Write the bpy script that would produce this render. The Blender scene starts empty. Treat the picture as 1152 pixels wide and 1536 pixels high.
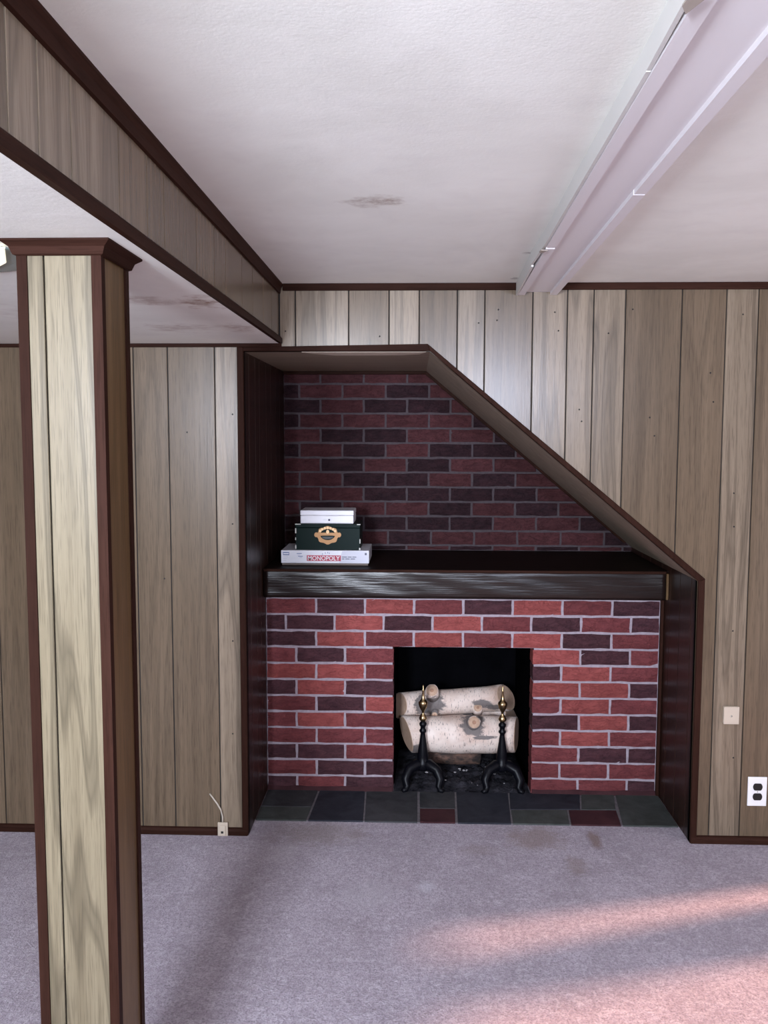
import bpy, bmesh, math, random
from mathutils import Matrix, Vector

SC = bpy.context.scene
COL = SC.collection
random.seed(7)

# ------------------------------------------------------------------ camera, world, light
CAM_H = 1.6162
PITCH, YAW, ROLL, FPX = math.radians(-4.8918), math.radians(1.936), math.radians(0.1246), 1328.36
fwd = Vector((-math.sin(YAW) * math.cos(PITCH), math.cos(YAW) * math.cos(PITCH), math.sin(PITCH)))
right = Vector((math.cos(YAW), math.sin(YAW), 0))
up = right.cross(fwd)
r2 = right * math.cos(ROLL) + up * math.sin(ROLL)
u2 = -right * math.sin(ROLL) + up * math.cos(ROLL)
cam = bpy.data.cameras.new('camera')
cam.sensor_fit = 'VERTICAL'
cam.sensor_height = 36.0
cam.lens = 36.0 * FPX / 1536.0
cam.clip_start = 0.02
camo = bpy.data.objects.new('camera', cam)
COL.objects.link(camo)
M = Matrix((r2, u2, -fwd)).transposed().to_4x4()
M.translation = Vector((0, 0, CAM_H))
camo.matrix_world = M
SC.camera = camo

SC.view_settings.view_transform = 'Standard'
SC.view_settings.look = 'None'
SC.view_settings.exposure = 0.0
SC.view_settings.gamma = 1.0
SC.view_settings.use_curve_mapping = False
SC.cycles.use_denoising = True
SC.cycles.max_bounces = 10
SC.cycles.diffuse_bounces = 6
SC.cycles.caustics_reflective = False
SC.cycles.caustics_refractive = False
SC.cycles.sample_clamp_indirect = 6.0

world = bpy.data.worlds.new('world')
SC.world = world
world.use_nodes = True
wb = world.node_tree.nodes['Background']
wb.inputs['Color'].default_value = (0.62, 0.74, 1.0, 1)
wb.inputs['Strength'].default_value = 1.0

# room planes (metres; camera stands at X = Y = 0)
D, D1, D2 = 3.458, 3.915, 4.517          # panelled wall, lower brick face, upper brick face
HC, HS = 2.2, 1.974                      # main ceiling, dropped ceiling on the left
XB = -0.525                              # bulkhead face
XL, XR, YF = -3.2, 2.2, -1.1             # left, right and rear walls of the room
NL, NR, NT = -0.664, 1.108, 1.943        # recess: left side, right side, top
DGX0, DGZ0, DGX1, DGZ1 = 0.059, 1.943, 1.108, 1.056   # sloped underside of the recess

def area_light(name, loc, direction, sx, sy, power, color):
    l = bpy.data.lights.new(name, 'AREA')
    l.shape = 'RECTANGLE'; l.size = sx; l.size_y = sy
    l.energy = power; l.color = color
    o = bpy.data.objects.new(name, l)
    o.location = loc
    o.rotation_euler = Vector(direction).to_track_quat('-Z', 'Y').to_euler()
    COL.objects.link(o)
    return o

WIN = [(-0.80, 0.50, 1.40, 1.93), (0.72, 0.42, 1.78, 2.08), (-1.72, 0.24, 1.74, 1.93)]      # centre X, width, sill and head of the windows behind the viewer; the last is added for a highlight
for i, (cx, w, wz0, wz1) in enumerate(WIN):
    area_light('window_daylight', (cx, YF - 0.16, (wz0 + wz1) / 2), (0, 1, -0.06), w, wz1 - wz0, (365.0, 125.0, 22.0)[i], ((0.78, 0.86, 1.0), (0.70, 0.78, 1.0), (0.78, 0.82, 1.0))[i])
# daylight of the glazed door on the right
area_light('door_daylight', (XR + 0.2, 2.2, 1.05), (-1, 0, 0), 1.6, 1.7, 14.0, (1.0, 0.80, 0.74))
sun = bpy.data.lights.new('sun', 'SUN')
sun.energy = 9.0
sun.color = (1.0, 0.53, 0.35)
sun.angle = math.radians(4.5)
suno = bpy.data.objects.new('sun', sun)
SUN_DIR = Vector((-0.957, -0.29, -0.84))
suno.rotation_euler = SUN_DIR.to_track_quat('-Z', 'Y').to_euler()
suno.location = (5, 4, 4)
COL.objects.link(suno)


# ------------------------------------------------------------------ helpers
def link(o, parent=None):
    COL.objects.link(o)
    if parent is not None:
        o.parent = parent
        o.matrix_parent_inverse = WM.get(parent.name, Matrix.Identity(4)).inverted()
    return o

WM = {}

def tag(o, label=None, cat=None, group=None, kind=None):
    if label: o['label'] = label
    if cat: o['category'] = cat
    if group: o['group'] = group
    if kind: o['kind'] = kind
    return o

def thing(name, label, cat, loc=(0, 0, 0), group=None):
    o = bpy.data.objects.new(name, None)
    o.empty_display_size = 0.05
    o.location = loc
    COL.objects.link(o)
    WM[o.name] = Matrix.Translation(Vector(loc))
    return tag(o, label, cat, group)

def from_data(name, verts, faces, mat, parent=None, smooth=False):
    me = bpy.data.meshes.new(name)
    me.from_pydata([tuple(v) for v in verts], [], faces)
    me.validate()
    bm = bmesh.new(); bm.from_mesh(me)
    bmesh.ops.recalc_face_normals(bm, faces=bm.faces)
    bm.to_mesh(me); bm.free()
    if smooth:
        for p in me.polygons: p.use_smooth = True
    if mat: me.materials.append(mat)
    o = bpy.data.objects.new(name, me)
    return link(o, parent)

def from_bm(name, bm, mat, parent=None, smooth=False):
    bmesh.ops.recalc_face_normals(bm, faces=bm.faces)
    me = bpy.data.meshes.new(name)
    bm.to_mesh(me); bm.free()
    if smooth:
        for p in me.polygons: p.use_smooth = True
    if mat: me.materials.append(mat)
    return link(bpy.data.objects.new(name, me), parent)

def box(name, x0, x1, y0, y1, z0, z1, mat, parent=None, bevel=0.0, seg=1):
    bm = bmesh.new()
    vs = [bm.verts.new((x, y, z)) for x in (x0, x1) for y in (y0, y1) for z in (z0, z1)]
    for f in ((0, 1, 3, 2), (4, 6, 7, 5), (0, 4, 5, 1), (2, 3, 7, 6), (0, 2, 6, 4), (1, 5, 7, 3)):
        bm.faces.new([vs[i] for i in f])
    if bevel > 0:
        bmesh.ops.bevel(bm, geom=list(bm.edges), offset=bevel, segments=seg, profile=0.6, affect='EDGES')
    return from_bm(name, bm, mat, parent)

def prism(name, poly, a0, a1, plane, mat, parent=None, bevel=0.0):
    """outline in a plane ('xz','yz','xy') pushed along the third axis from a0 to a1"""
    def P(u, v, a):
        return {'xz': (u, a, v), 'yz': (a, u, v), 'xy': (u, v, a)}[plane]
    bm = bmesh.new()
    A = [bm.verts.new(P(u, v, a0)) for u, v in poly]
    B = [bm.verts.new(P(u, v, a1)) for u, v in poly]
    n = len(poly)
    fa = bm.faces.new(A); bm.faces.new(list(reversed(B)))
    for i in range(n):
        bm.faces.new((A[i], B[i], B[(i + 1) % n], A[(i + 1) % n]))
    if bevel > 0:
        bmesh.ops.bevel(bm, geom=list(fa.edges), offset=bevel, segments=1, affect='EDGES')
    return from_bm(name, bm, mat, parent)

def sweep(name, prof, p0, p1, mat, parent=None):
    """profile of (side, up) points swept straight from p0 to p1; side is to the right of the run"""
    p0, p1 = Vector(p0), Vector(p1)
    d = (p1 - p0).normalized()
    s = d.cross(Vector((0, 0, 1))).normalized()
    u = s.cross(d)
    A = [p0 + s * a + u * b for a, b in prof]
    B = [p1 + s * a + u * b for a, b in prof]
    n = len(prof)
    F = [tuple(range(n)), tuple(range(2 * n - 1, n - 1, -1))] + [(i, n + i, n + (i + 1) % n, (i + 1) % n) for i in range(n)]
    return from_data(name, A + B, F, mat, parent)

def lathe(name, prof, c, mat, parent=None, seg=20, smooth=True):
    """profile of (radius, z) round a vertical axis at c"""
    V, F = [], []
    for r, z in prof:
        for k in range(seg):
            a = 2 * math.pi * k / seg
            V.append((c[0] + r * math.cos(a), c[1] + r * math.sin(a), c[2] + z))
    n = len(prof)
    for i in range(n - 1):
        for k in range(seg):
            k2 = (k + 1) % seg
            F.append((i * seg + k, i * seg + k2, (i + 1) * seg + k2, (i + 1) * seg + k))
    F.append(tuple(range(seg))); F.append(tuple((n - 1) * seg + k for k in range(seg)))
    return from_data(name, V, F, mat, parent, smooth)

def tube(name, pts, radii, mat, parent=None, seg=10, jitter=0.0, rnd=None, cap_in=0.0):
    """round bar along a path with a radius for each point"""
    pts = [Vector(p) for p in pts]
    V, F = [], []
    ref = Vector((0, 0, 1))
    for i, p in enumerate(pts):
        d = (pts[min(i + 1, len(pts) - 1)] - pts[max(i - 1, 0)]).normalized()
        if abs(d.dot(ref)) > 0.95: rr = Vector((0, 1, 0))
        else: rr = ref
        s = d.cross(rr).normalized(); t = s.cross(d)
        for k in range(seg):
            a = 2 * math.pi * k / seg
            r = radii[i] * (1 + (rnd.uniform(-jitter, jitter) if rnd else 0))
            V.append(p + s * (r * math.cos(a)) + t * (r * math.sin(a)))
    n = len(pts)
    for i in range(n - 1):
        for k in range(seg):
            k2 = (k + 1) % seg
            F.append((i * seg + k, i * seg + k2, (i + 1) * seg + k2, (i + 1) * seg + k))
    F.append(tuple(range(seg))); F.append(tuple((n - 1) * seg + k for k in range(seg)))
    return from_data(name, V, F, mat, parent, True)

def text_mesh(name, body, size, loc, mat, parent, extrude=0.0004, width=None, shear=0.0, bold=0.0):
    """lettering standing upright and facing the room (-Y), left bottom corner at loc"""
    cu = bpy.data.curves.new(name, 'FONT')
    cu.body = body; cu.size = size; cu.extrude = extrude; cu.shear = shear; cu.offset = bold
    cu.resolution_u = 3
    t = bpy.data.objects.new(name, cu); COL.objects.link(t)
    dg = bpy.context.evaluated_depsgraph_get()
    me = bpy.data.meshes.new_from_object(t.evaluated_get(dg))
    bpy.data.objects.remove(t)
    xs = [v.co.x for v in me.vertices]
    k = width / (max(xs) - min(xs)) if width else 1.0
    x0 = min(xs)
    for v in me.vertices:
        x, y, z = v.co
        v.co = (loc[0] + (x - x0) * k, loc[1] - z, loc[2] + y)
    me.materials.clear(); me.materials.append(mat)
    me.name = name
    return link(bpy.data.objects.new(name, me), parent)


# ------------------------------------------------------------------ materials
class NT_:
    def __init__(s, name):
        s.m = bpy.data.materials.new(name); s.m.use_nodes = True
        s.t = s.m.node_tree; s.b = s.t.nodes['Principled BSDF']
    def n(s, kind, **kw):
        x = s.t.nodes.new(kind)
        for k, v in kw.items():
            if k in x.inputs.keys(): x.inputs[k].default_value = v
            else: setattr(x, k, v)
        return x
    def l(s, a, b): s.t.links.new(a, b)
    def math(s, op, a, b=None, clamp=False):
        x = s.t.nodes.new('ShaderNodeMath'); x.operation = op; x.use_clamp = clamp
        for i, v in enumerate((a, b)):
            if v is None: continue
            if isinstance(v, (int, float)): x.inputs[i].default_value = v
            else: s.l(v, x.inputs[i])
        return x.outputs[0]
    def mix(s, fac, a, b, mode='MIX'):
        x = s.t.nodes.new('ShaderNodeMix'); x.data_type = 'RGBA'; x.blend_type = mode
        for i, v in ((0, fac), (6, a), (7, b)):
            if isinstance(v, (int, float)): x.inputs[i].default_value = v
            elif isinstance(v, tuple): x.inputs[i].default_value = (*v, 1) if len(v) == 3 else v
            else: s.l(v, x.inputs[i])
        return x.outputs[2]
    def ramp(s, fac, stops):
        x = s.t.nodes.new('ShaderNodeValToRGB')
        e = x.color_ramp.elements
        while len(e) < len(stops): e.new(0.5)
        for i, (p, c) in enumerate(stops):
            e[i].position = p
            e[i].color = (c, c, c, 1) if isinstance(c, (int, float)) else (*c, 1)
        s.l(fac, x.inputs[0]); return x.outputs[0]
    def coords(s, scale, space='Object', rnd=0.0):
        tc = s.t.nodes.new('ShaderNodeTexCoord')
        src = tc.outputs[space]
        if rnd:
            oi = s.t.nodes.new('ShaderNodeObjectInfo')
            mul = s.n('ShaderNodeVectorMath', operation='MULTIPLY')
            comb = s.t.nodes.new('ShaderNodeCombineXYZ')
            s.l(oi.outputs['Random'], comb.inputs[0]); s.l(oi.outputs['Random'], comb.inputs[2]); s.l(oi.outputs['Random'], comb.inputs[1])
            s.l(comb.outputs[0], mul.inputs[0]); mul.inputs[1].default_value = (rnd, rnd * 0.7, rnd * 1.3)
            add = s.n('ShaderNodeVectorMath', operation='ADD')
            s.l(src, add.inputs[0]); s.l(mul.outputs[0], add.inputs[1]); src = add.outputs[0]
        mp = s.t.nodes.new('ShaderNodeMapping'); mp.inputs['Scale'].default_value = scale
        s.l(src, mp.inputs['Vector']); return mp.outputs[0]
    def noise(s, vec, scale, detail=4.0, rough=0.55, dist=0.0):
        x = s.n('ShaderNodeTexNoise'); x.inputs['Scale'].default_value = scale
        x.inputs['Detail'].default_value = detail; x.inputs['Roughness'].default_value = rough; x.inputs['Distortion'].default_value = dist
        s.l(vec, x.inputs['Vector']); return x.outputs['Fac']
    def bump(s, h, strength, dist=0.002):
        x = s.n('ShaderNodeBump'); x.inputs['Strength'].default_value = strength; x.inputs['Distance'].default_value = dist
        s.l(h, x.inputs['Height']); s.l(x.outputs[0], s.b.inputs['Normal'])
    def base(s, c):
        if isinstance(c, tuple): s.b.inputs['Base Color'].default_value = (*c, 1)
        else: s.l(c, s.b.inputs['Base Color'])
    def set(s, **kw):
        for k, v in kw.items():
            s.b.inputs[k.replace('_', ' ')].default_value = v

def plain(name, c, rough=0.5, metal=0.0, spec=0.5):
    m = NT_(name); m.base(c); m.set(Roughness=rough, Metallic=metal)
    m.b.inputs['Specular IOR Level'].default_value = spec
    return m.m

def wood_panel(name, c0, c1, ring, rough=0.34, spec=0.5, run='z', ringk=26.0, streak=1.0, coat=0.0):
    """printed wood-grain panelling: long streaks, contour rings and short pores along the run of the plank"""
    m = NT_(name)
    def sc(across, along):
        return {'z': (across, across, along), 'x': (along, across, across), 'y': (across, along, across)}[run]
    big = m.noise(m.coords(sc(7.0, 0.40), rnd=37.0), 1.0, 2.0, 0.45, 0.12)
    st = m.noise(m.coords(sc(60.0, 0.9), rnd=53.0), 1.0, 3.0, 0.6, 0.1)
    pore = m.noise(m.coords(sc(330.0, 12.0), rnd=11.0), 1.0, 2.0, 0.6)
    wide = m.noise(m.coords(sc(16.0, 0.25), rnd=71.0), 1.0, 2.0, 0.5)
    rings = m.math('SINE', m.math('MULTIPLY', big, ringk * 6.2832 / 4))
    rings = m.ramp(m.math('MULTIPLY_ADD', rings, 0.5) if False else m.math('ADD', m.math('MULTIPLY', rings, 0.5), 0.5), [(0.0, 0.0), (0.62, 0.05), (0.93, 1.0), (1.0, 0.6)])
    t = m.math('ADD', m.math('MULTIPLY', st, 0.62 * streak), m.math('MULTIPLY', wide, 0.55), True)
    col = m.mix(m.ramp(t, [(0.34, 0.0), (0.82, 1.0)]), c0, c1)
    col = m.mix(m.math('MULTIPLY', rings, ring), col, tuple(x * 0.42 for x in c0))
    col = m.mix(m.math('MULTIPLY', m.ramp(pore, [(0.50, 0.0), (0.66, 1.0)]), 0.40), col, tuple(x * 0.42 for x in c0))
    oi = m.n('ShaderNodeObjectInfo')
    hv = m.n('ShaderNodeHueSaturation')
    m.l(m.math('ADD', m.math('MULTIPLY', oi.outputs['Random'], 0.22), 0.90), hv.inputs['Value'])
    m.l(col, hv.inputs['Color'])
    m.base(hv.outputs[0])
    m.set(Roughness=rough)
    m.b.inputs['Specular IOR Level'].default_value = spec
    if coat:
        m.b.inputs['Coat Weight'].default_value = coat; m.b.inputs['Coat Roughness'].default_value = 0.16
    m.bump(m.math('ADD', m.math('MULTIPLY', pore, 0.5), m.math('MULTIPLY', st, 0.5)), 0.16, 0.0015)
    return m.m

LIGHT = wood_panel('panel_light', (0.158, 0.117, 0.079), (0.265, 0.205, 0.146), 0.55, rough=0.27, spec=0.42, ringk=34.0)
MID = wood_panel('panel_mid', (0.102, 0.070, 0.043), (0.174, 0.124, 0.080), 0.26, rough=0.27, spec=0.42)
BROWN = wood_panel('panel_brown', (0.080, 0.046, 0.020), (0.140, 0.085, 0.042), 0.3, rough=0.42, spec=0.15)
LITX = wood_panel('panel_bounce_lit', (0.32, 0.25, 0.18), (0.46, 0.37, 0.28), 0.25, rough=0.5, spec=0.2, run='x')  # recess panelling, its colour brightened to stand in for floor bounce
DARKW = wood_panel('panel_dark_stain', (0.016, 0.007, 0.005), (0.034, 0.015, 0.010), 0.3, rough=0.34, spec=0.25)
TRIM = wood_panel('trim_stain', (0.021, 0.0088, 0.0060), (0.038, 0.0160, 0.0112), 0.2, rough=0.5, spec=0.02, run='z')
TRIMX = wood_panel('trim_stain_x', (0.021, 0.0088, 0.0060), (0.038, 0.0160, 0.0112), 0.2, rough=0.5, spec=0.02, run='x')
TRIMY = wood_panel('trim_stain_y', (0.021, 0.0088, 0.0060), (0.038, 0.0160, 0.0112), 0.2, rough=0.5, spec=0.02, run='y')
GROOVE = plain('groove_black', (0.012, 0.010, 0.009), 0.8)
PALE = plain('pale_raw_board', (0.66, 0.56, 0.45), 0.7)

def brick_mat(name, c0, c1, soot):
    m = NT_(name)
    v = m.coords((1, 1, 1), rnd=19.0)
    a = m.noise(m.coords((18, 18, 34), rnd=19.0), 1.0, 4.0, 0.62, 0.4)
    b = m.noise(v, 90.0, 3.0, 0.6)
    crease = m.noise(m.coords((20, 20, 42), rnd=29.0), 1.0, 3.0, 0.5, 1.0)
    cr = m.ramp(crease, [(0.0, 0.0), (0.47, 0.0), (0.5, 1.0), (0.53, 0.0), (1.0, 0.0)])
    col = m.mix(m.ramp(a, [(0.3, 0.0), (0.72, 1.0)]), c0, c1)
    col = m.mix(m.math('MULTIPLY', m.ramp(b, [(0.5, 0.0), (0.75, 1.0)]), soot), col, tuple(x * 0.45 for x in c0))
    col = m.mix(m.math('MULTIPLY', cr, 0.16), col, tuple(x * 0.35 for x in c0))
    oi = m.n('ShaderNodeObjectInfo'); hv = m.n('ShaderNodeHueSaturation')
    m.l(m.math('ADD', m.math('MULTIPLY', oi.outputs['Random'], 0.24), 0.88), hv.inputs['Value'])
    m.l(col, hv.inputs['Color']); m.base(hv.outputs[0])
    m.set(Roughness=0.8); m.b.inputs['Specular IOR Level'].default_value = 0.15
    h = m.math('SUBTRACT', m.math('ADD', m.math('MULTIPLY', a, 0.9), m.math('MULTIPLY', b, 0.35)), m.math('MULTIPLY', cr, 0.22))
    m.bump(h, 0.9, 0.006)
    return m.m

BR = {'L': brick_mat('brick_orange_red', (0.205, 0.047, 0.044), (0.300, 0.076, 0.069), 0.3),
      'M': brick_mat('brick_red', (0.115, 0.029, 0.032), (0.178, 0.046, 0.048), 0.35),
      'D': brick_mat('brick_purple_dark', (0.043, 0.017, 0.022), (0.080, 0.031, 0.037), 0.5)}

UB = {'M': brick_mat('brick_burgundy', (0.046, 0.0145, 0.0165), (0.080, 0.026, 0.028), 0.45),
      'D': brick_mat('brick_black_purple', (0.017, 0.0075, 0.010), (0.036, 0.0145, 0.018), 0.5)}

def mortar_mat(name, c0, c1):
    m = NT_(name)
    a = m.noise(m.coords((1, 1, 1)), 60.0, 4.0, 0.6)
    m.base(m.mix(a, c0, c1))
    m.set(Roughness=0.95); m.b.inputs['Specular IOR Level'].default_value = 0.1; m.bump(a, 0.6, 0.004)
    return m.m
MORTAR = mortar_mat('mortar', (0.22, 0.18, 0.20), (0.46, 0.40, 0.45))
GROUT = mortar_mat('hearth_grout', (0.05, 0.045, 0.05), (0.21, 0.19, 0.20))
MORTARD = mortar_mat('mortar_dark', (0.048, 0.037, 0.041), (0.100, 0.080, 0.087))  # darker mortar tones for the upper brick wall

def ceiling_mat(name, stains):
    m = NT_(name)
    g = m.n('ShaderNodeNewGeometry')
    v = m.coords((1, 1, 1))
    big = m.noise(v, 2.2, 4.0, 0.6, 0.4)
    mid = m.noise(v, 9.0, 4.0, 0.65, 0.3)
    fine = m.noise(v, 130.0, 3.0, 0.6)
    col = m.mix(m.ramp(big, [(0.35, 0.0), (0.70, 1.0)]), (0.775, 0.77, 0.72), (0.875, 0.875, 0.825))
    col = m.mix(m.math('MULTIPLY', m.ramp(mid, [(0.5, 0.0), (0.75, 1.0)]), 0.22), col, (0.68, 0.655, 0.645))
    warp = m.noise(v, 14.0, 4.0, 0.6)
    blot = m.noise(v, 32.0, 5.0, 0.7)
    for (x, y, z, rx, ry, c, k) in stains:
        mp = m.n('ShaderNodeMapping'); mp.vector_type = 'POINT'
        sub = m.n('ShaderNodeVectorMath', operation='SUBTRACT'); m.l(g.outputs['Position'], sub.inputs[0]); sub.inputs[1].default_value = (x, y, z)
        dv = m.n('ShaderNodeVectorMath', operation='DIVIDE'); m.l(sub.outputs[0], dv.inputs[0]); dv.inputs[1].default_value = (rx, ry, 1)
        ln = m.n('ShaderNodeVectorMath', operation='LENGTH'); m.l(dv.outputs[0], ln.inputs[0])
        d = m.math('ADD', ln.outputs['Value'], m.math('MULTIPLY', m.math('SUBTRACT', warp, 0.5), 2.4))
        f = m.math('MULTIPLY', m.math('MULTIPLY', m.ramp(d, [(0.3, 1.0), (1.1, 0.0)]), m.ramp(blot, [(0.36, 0.30), (0.56, 1.0)])), k)
        col = m.mix(f, col, c)
    m.base(col)
    m.set(Roughness=0.75); m.b.inputs['Specular IOR Level'].default_value = 0.25
    m.bump(m.math('ADD', m.math('MULTIPLY', mid, 0.8), m.math('MULTIPLY', fine, 0.3)), 0.20, 0.006)
    return m.m
CEIL = ceiling_mat('ceiling_plaster', [(-0.09, 2.27, HC, 0.085, 0.06, (0.44, 0.385, 0.34), 1.0), (0.36, 2.9, HC, 0.02, 0.02, (0.35, 0.32, 0.30), 0.8),
                                       (0.37, 3.36, HC, 0.018, 0.03, (0.30, 0.27, 0.26), 0.8)])
SOFF = ceiling_mat('soffit_plaster', [(-0.57, 2.40, HS, 0.07, 0.12, (0.30, 0.19, 0.13), 1.0), (-0.70, 2.37, HS, 0.12, 0.10, (0.46, 0.38, 0.33), 0.8),
                                      (-0.78, 2.95, HS, 0.12, 0.14, (0.46, 0.37, 0.33), 0.6), (-0.58, 2.97, HS, 0.07, 0.12, (0.44, 0.34, 0.29), 0.6), (-1.05, 2.6, HS, 0.2, 0.2, (0.60, 0.55, 0.52), 0.5)])

def carpet_mat():
    m = NT_('carpet_mauve')
    g = m.n('ShaderNodeNewGeometry')
    v = m.coords((1, 1, 1))
    big = m.noise(v, 4.2, 5.0, 0.72, 0.5)
    mid = m.noise(v, 22.0, 4.0, 0.7)
    fine = m.noise(v, 160.0, 3.0, 0.7)
    col = m.mix(m.ramp(big, [(0.32, 0.0), (0.68, 1.0)]), (0.31, 0.255, 0.300), (0.46, 0.395, 0.462))
    col = m.mix(m.math('MULTIPLY', m.ramp(mid, [(0.48, 0.0), (0.68, 1.0)]), 0.65), col, (0.55, 0.49, 0.555))
    sp = m.noise(v, 70.0, 3.0, 0.75)
    col = m.mix(m.math('MULTIPLY', m.ramp(sp, [(0.40, 1.0), (0.52, 0.0)]), 0.60), col, (0.22, 0.175, 0.210))
    col = m.mix(m.math('MULTIPLY', m.ramp(sp, [(0.56, 0.0), (0.68, 1.0)]), 0.40), col, (0.62, 0.56, 0.63))
    col = m.mix(m.math('MULTIPLY', m.ramp(fine, [(0.50, 0.0), (0.66, 1.0)]), 0.75), col, (0.16, 0.13, 0.155))
    col = m.mix(m.math('MULTIPLY', m.ramp(fine, [(0.30, 1.0), (0.42, 0.0)]), 0.35), col, (0.66, 0.61, 0.68))
    warp = m.noise(v, 16.0, 4.0, 0.65)
    for (x, y, rx, ry, c, k) in [(-0.38, 3.48, 0.24, 0.13, (0.20, 0.145, 0.125), 0.5), (0.50, 3.47, 0.15, 0.12, (0.21, 0.135, 0.11), 0.6), (0.735, 3.47, 0.035, 0.10, (0.17, 0.10, 0.085), 0.85),
                                 (0.62, 3.24, 0.05, 0.10, (0.21, 0.145, 0.125), 0.5), (0.26, 3.36, 0.10, 0.06, (0.22, 0.16, 0.14), 0.35), (-0.15, 3.0, 0.12, 0.12, (0.46, 0.42, 0.47), 0.4), (0.05, 3.06, 0.04, 0.05, (0.55, 0.53, 0.60), 0.5),
                                 (-0.50, 3.30, 0.08, 0.10, (0.46, 0.41, 0.44), 0.3)]:
        sub = m.n('ShaderNodeVectorMath', operation='SUBTRACT'); m.l(g.outputs['Position'], sub.inputs[0]); sub.inputs[1].default_value = (x, y, 0)
        dv = m.n('ShaderNodeVectorMath', operation='DIVIDE'); m.l(sub.outputs[0], dv.inputs[0]); dv.inputs[1].default_value = (rx, ry, 1)
        ln = m.n('ShaderNodeVectorMath', operation='LENGTH'); m.l(dv.outputs[0], ln.inputs[0])
        d = m.math('ADD', ln.outputs['Value'], m.math('MULTIPLY', m.math('SUBTRACT', warp, 0.5), 1.8))
        f = m.math('MULTIPLY', m.ramp(d, [(0.4, 1.0), (1.05, 0.0)]), k)
        col = m.mix(f, col, c)
    m.base(col)
    m.set(Roughness=1.0); m.b.inputs['Specular IOR Level'].default_value = 0.05
    m.b.inputs['Sheen Weight'].default_value = 0.25
    m.bump(m.math('ADD', fine, m.math('MULTIPLY', mid, 0.8)), 0.7, 0.010)
    return m.m
CARPET = carpet_mat()

def slate_mat(name, c0, c1):
    m = NT_(name)
    a = m.noise(m.coords((1, 1, 1), rnd=23.0), 11.0, 5.0, 0.65, 0.6)
    b = m.noise(m.coords((1, 1, 1), rnd=23.0), 90.0, 3.0, 0.6)
    m.base(m.mix(m.ramp(a, [(0.3, 0.0), (0.75, 1.0)]), c0, c1))
    m.set(Roughness=0.7); m.b.inputs['Specular IOR Level'].default_value = 0.15; m.bump(m.math('ADD', a, m.math('MULTIPLY', b, 0.3)), 0.6, 0.004)
    return m.m
SLATE = {'b': slate_mat('slate_blue_black', (0.013, 0.014, 0.020), (0.034, 0.035, 0.045)),
         'g': slate_mat('slate_grey_green', (0.033, 0.037, 0.034), (0.074, 0.080, 0.076)),
         'r': slate_mat('slate_maroon', (0.032, 0.011, 0.014), (0.064, 0.024, 0.027)),
         'k': slate_mat('slate_grey', (0.025, 0.025, 0.028), (0.058, 0.058, 0.062))}

def hewn_mat():
    m = NT_('mantel_hewn_wood')
    a = m.noise(m.coords((7, 60, 170)), 1.0, 2.0, 0.5, 0.0)
    b = m.noise(m.coords((1.6, 10, 24)), 1.0, 2.0, 0.5, 0.0)
    m.base(m.mix(a, (0.006, 0.0035, 0.003), (0.020, 0.011, 0.009)))
    m.set(Roughness=0.30); m.b.inputs['Specular IOR Level'].default_value = 0.36
    m.bump(m.math('ADD', m.math('MULTIPLY', a, m.ramp(b, [(0.35, 0.25), (0.6, 1.0)])), m.math('MULTIPLY', b, 0.6)), 0.6, 0.0024)
    return m.m
HEWN = hewn_mat()
SHELF = wood_panel('mantel_shelf_wood', (0.010, 0.006, 0.005), (0.020, 0.012, 0.010), 0.3, rough=0.5, spec=0.025, run='x')

def soot_mat():
    m = NT_('soot')
    a = m.noise(m.coords((1, 1, 1)), 8.0, 4.0, 0.6)
    m.base(m.mix(a, (0.0012, 0.0012, 0.0016), (0.004, 0.004, 0.005)))
    m.set(Roughness=1.0); m.b.inputs['Specular IOR Level'].default_value = 0.0; m.bump(a, 0.4, 0.01); return m.m
SOOT = soot_mat()

def ash_mat():
    m = NT_('ash')
    a = m.noise(m.coords((1, 1, 1)), 16.0, 5.0, 0.7)
    b = m.noise(m.coords((1, 1, 1)), 70.0, 3.0, 0.7)
    c = m.mix(m.ramp(a, [(0.35, 0.0), (0.7, 1.0)]), (0.005, 0.005, 0.007), (0.050, 0.048, 0.058))
    m.base(m.mix(m.ramp(b, [(0.66, 0.0), (0.74, 0.5)]), c, (0.22, 0.21, 0.22)))
    m.set(Roughness=1.0); m.b.inputs['Specular IOR Level'].default_value = 0.05; m.bump(b, 0.7, 0.008); return m.m
ASH = ash_mat()

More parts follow.
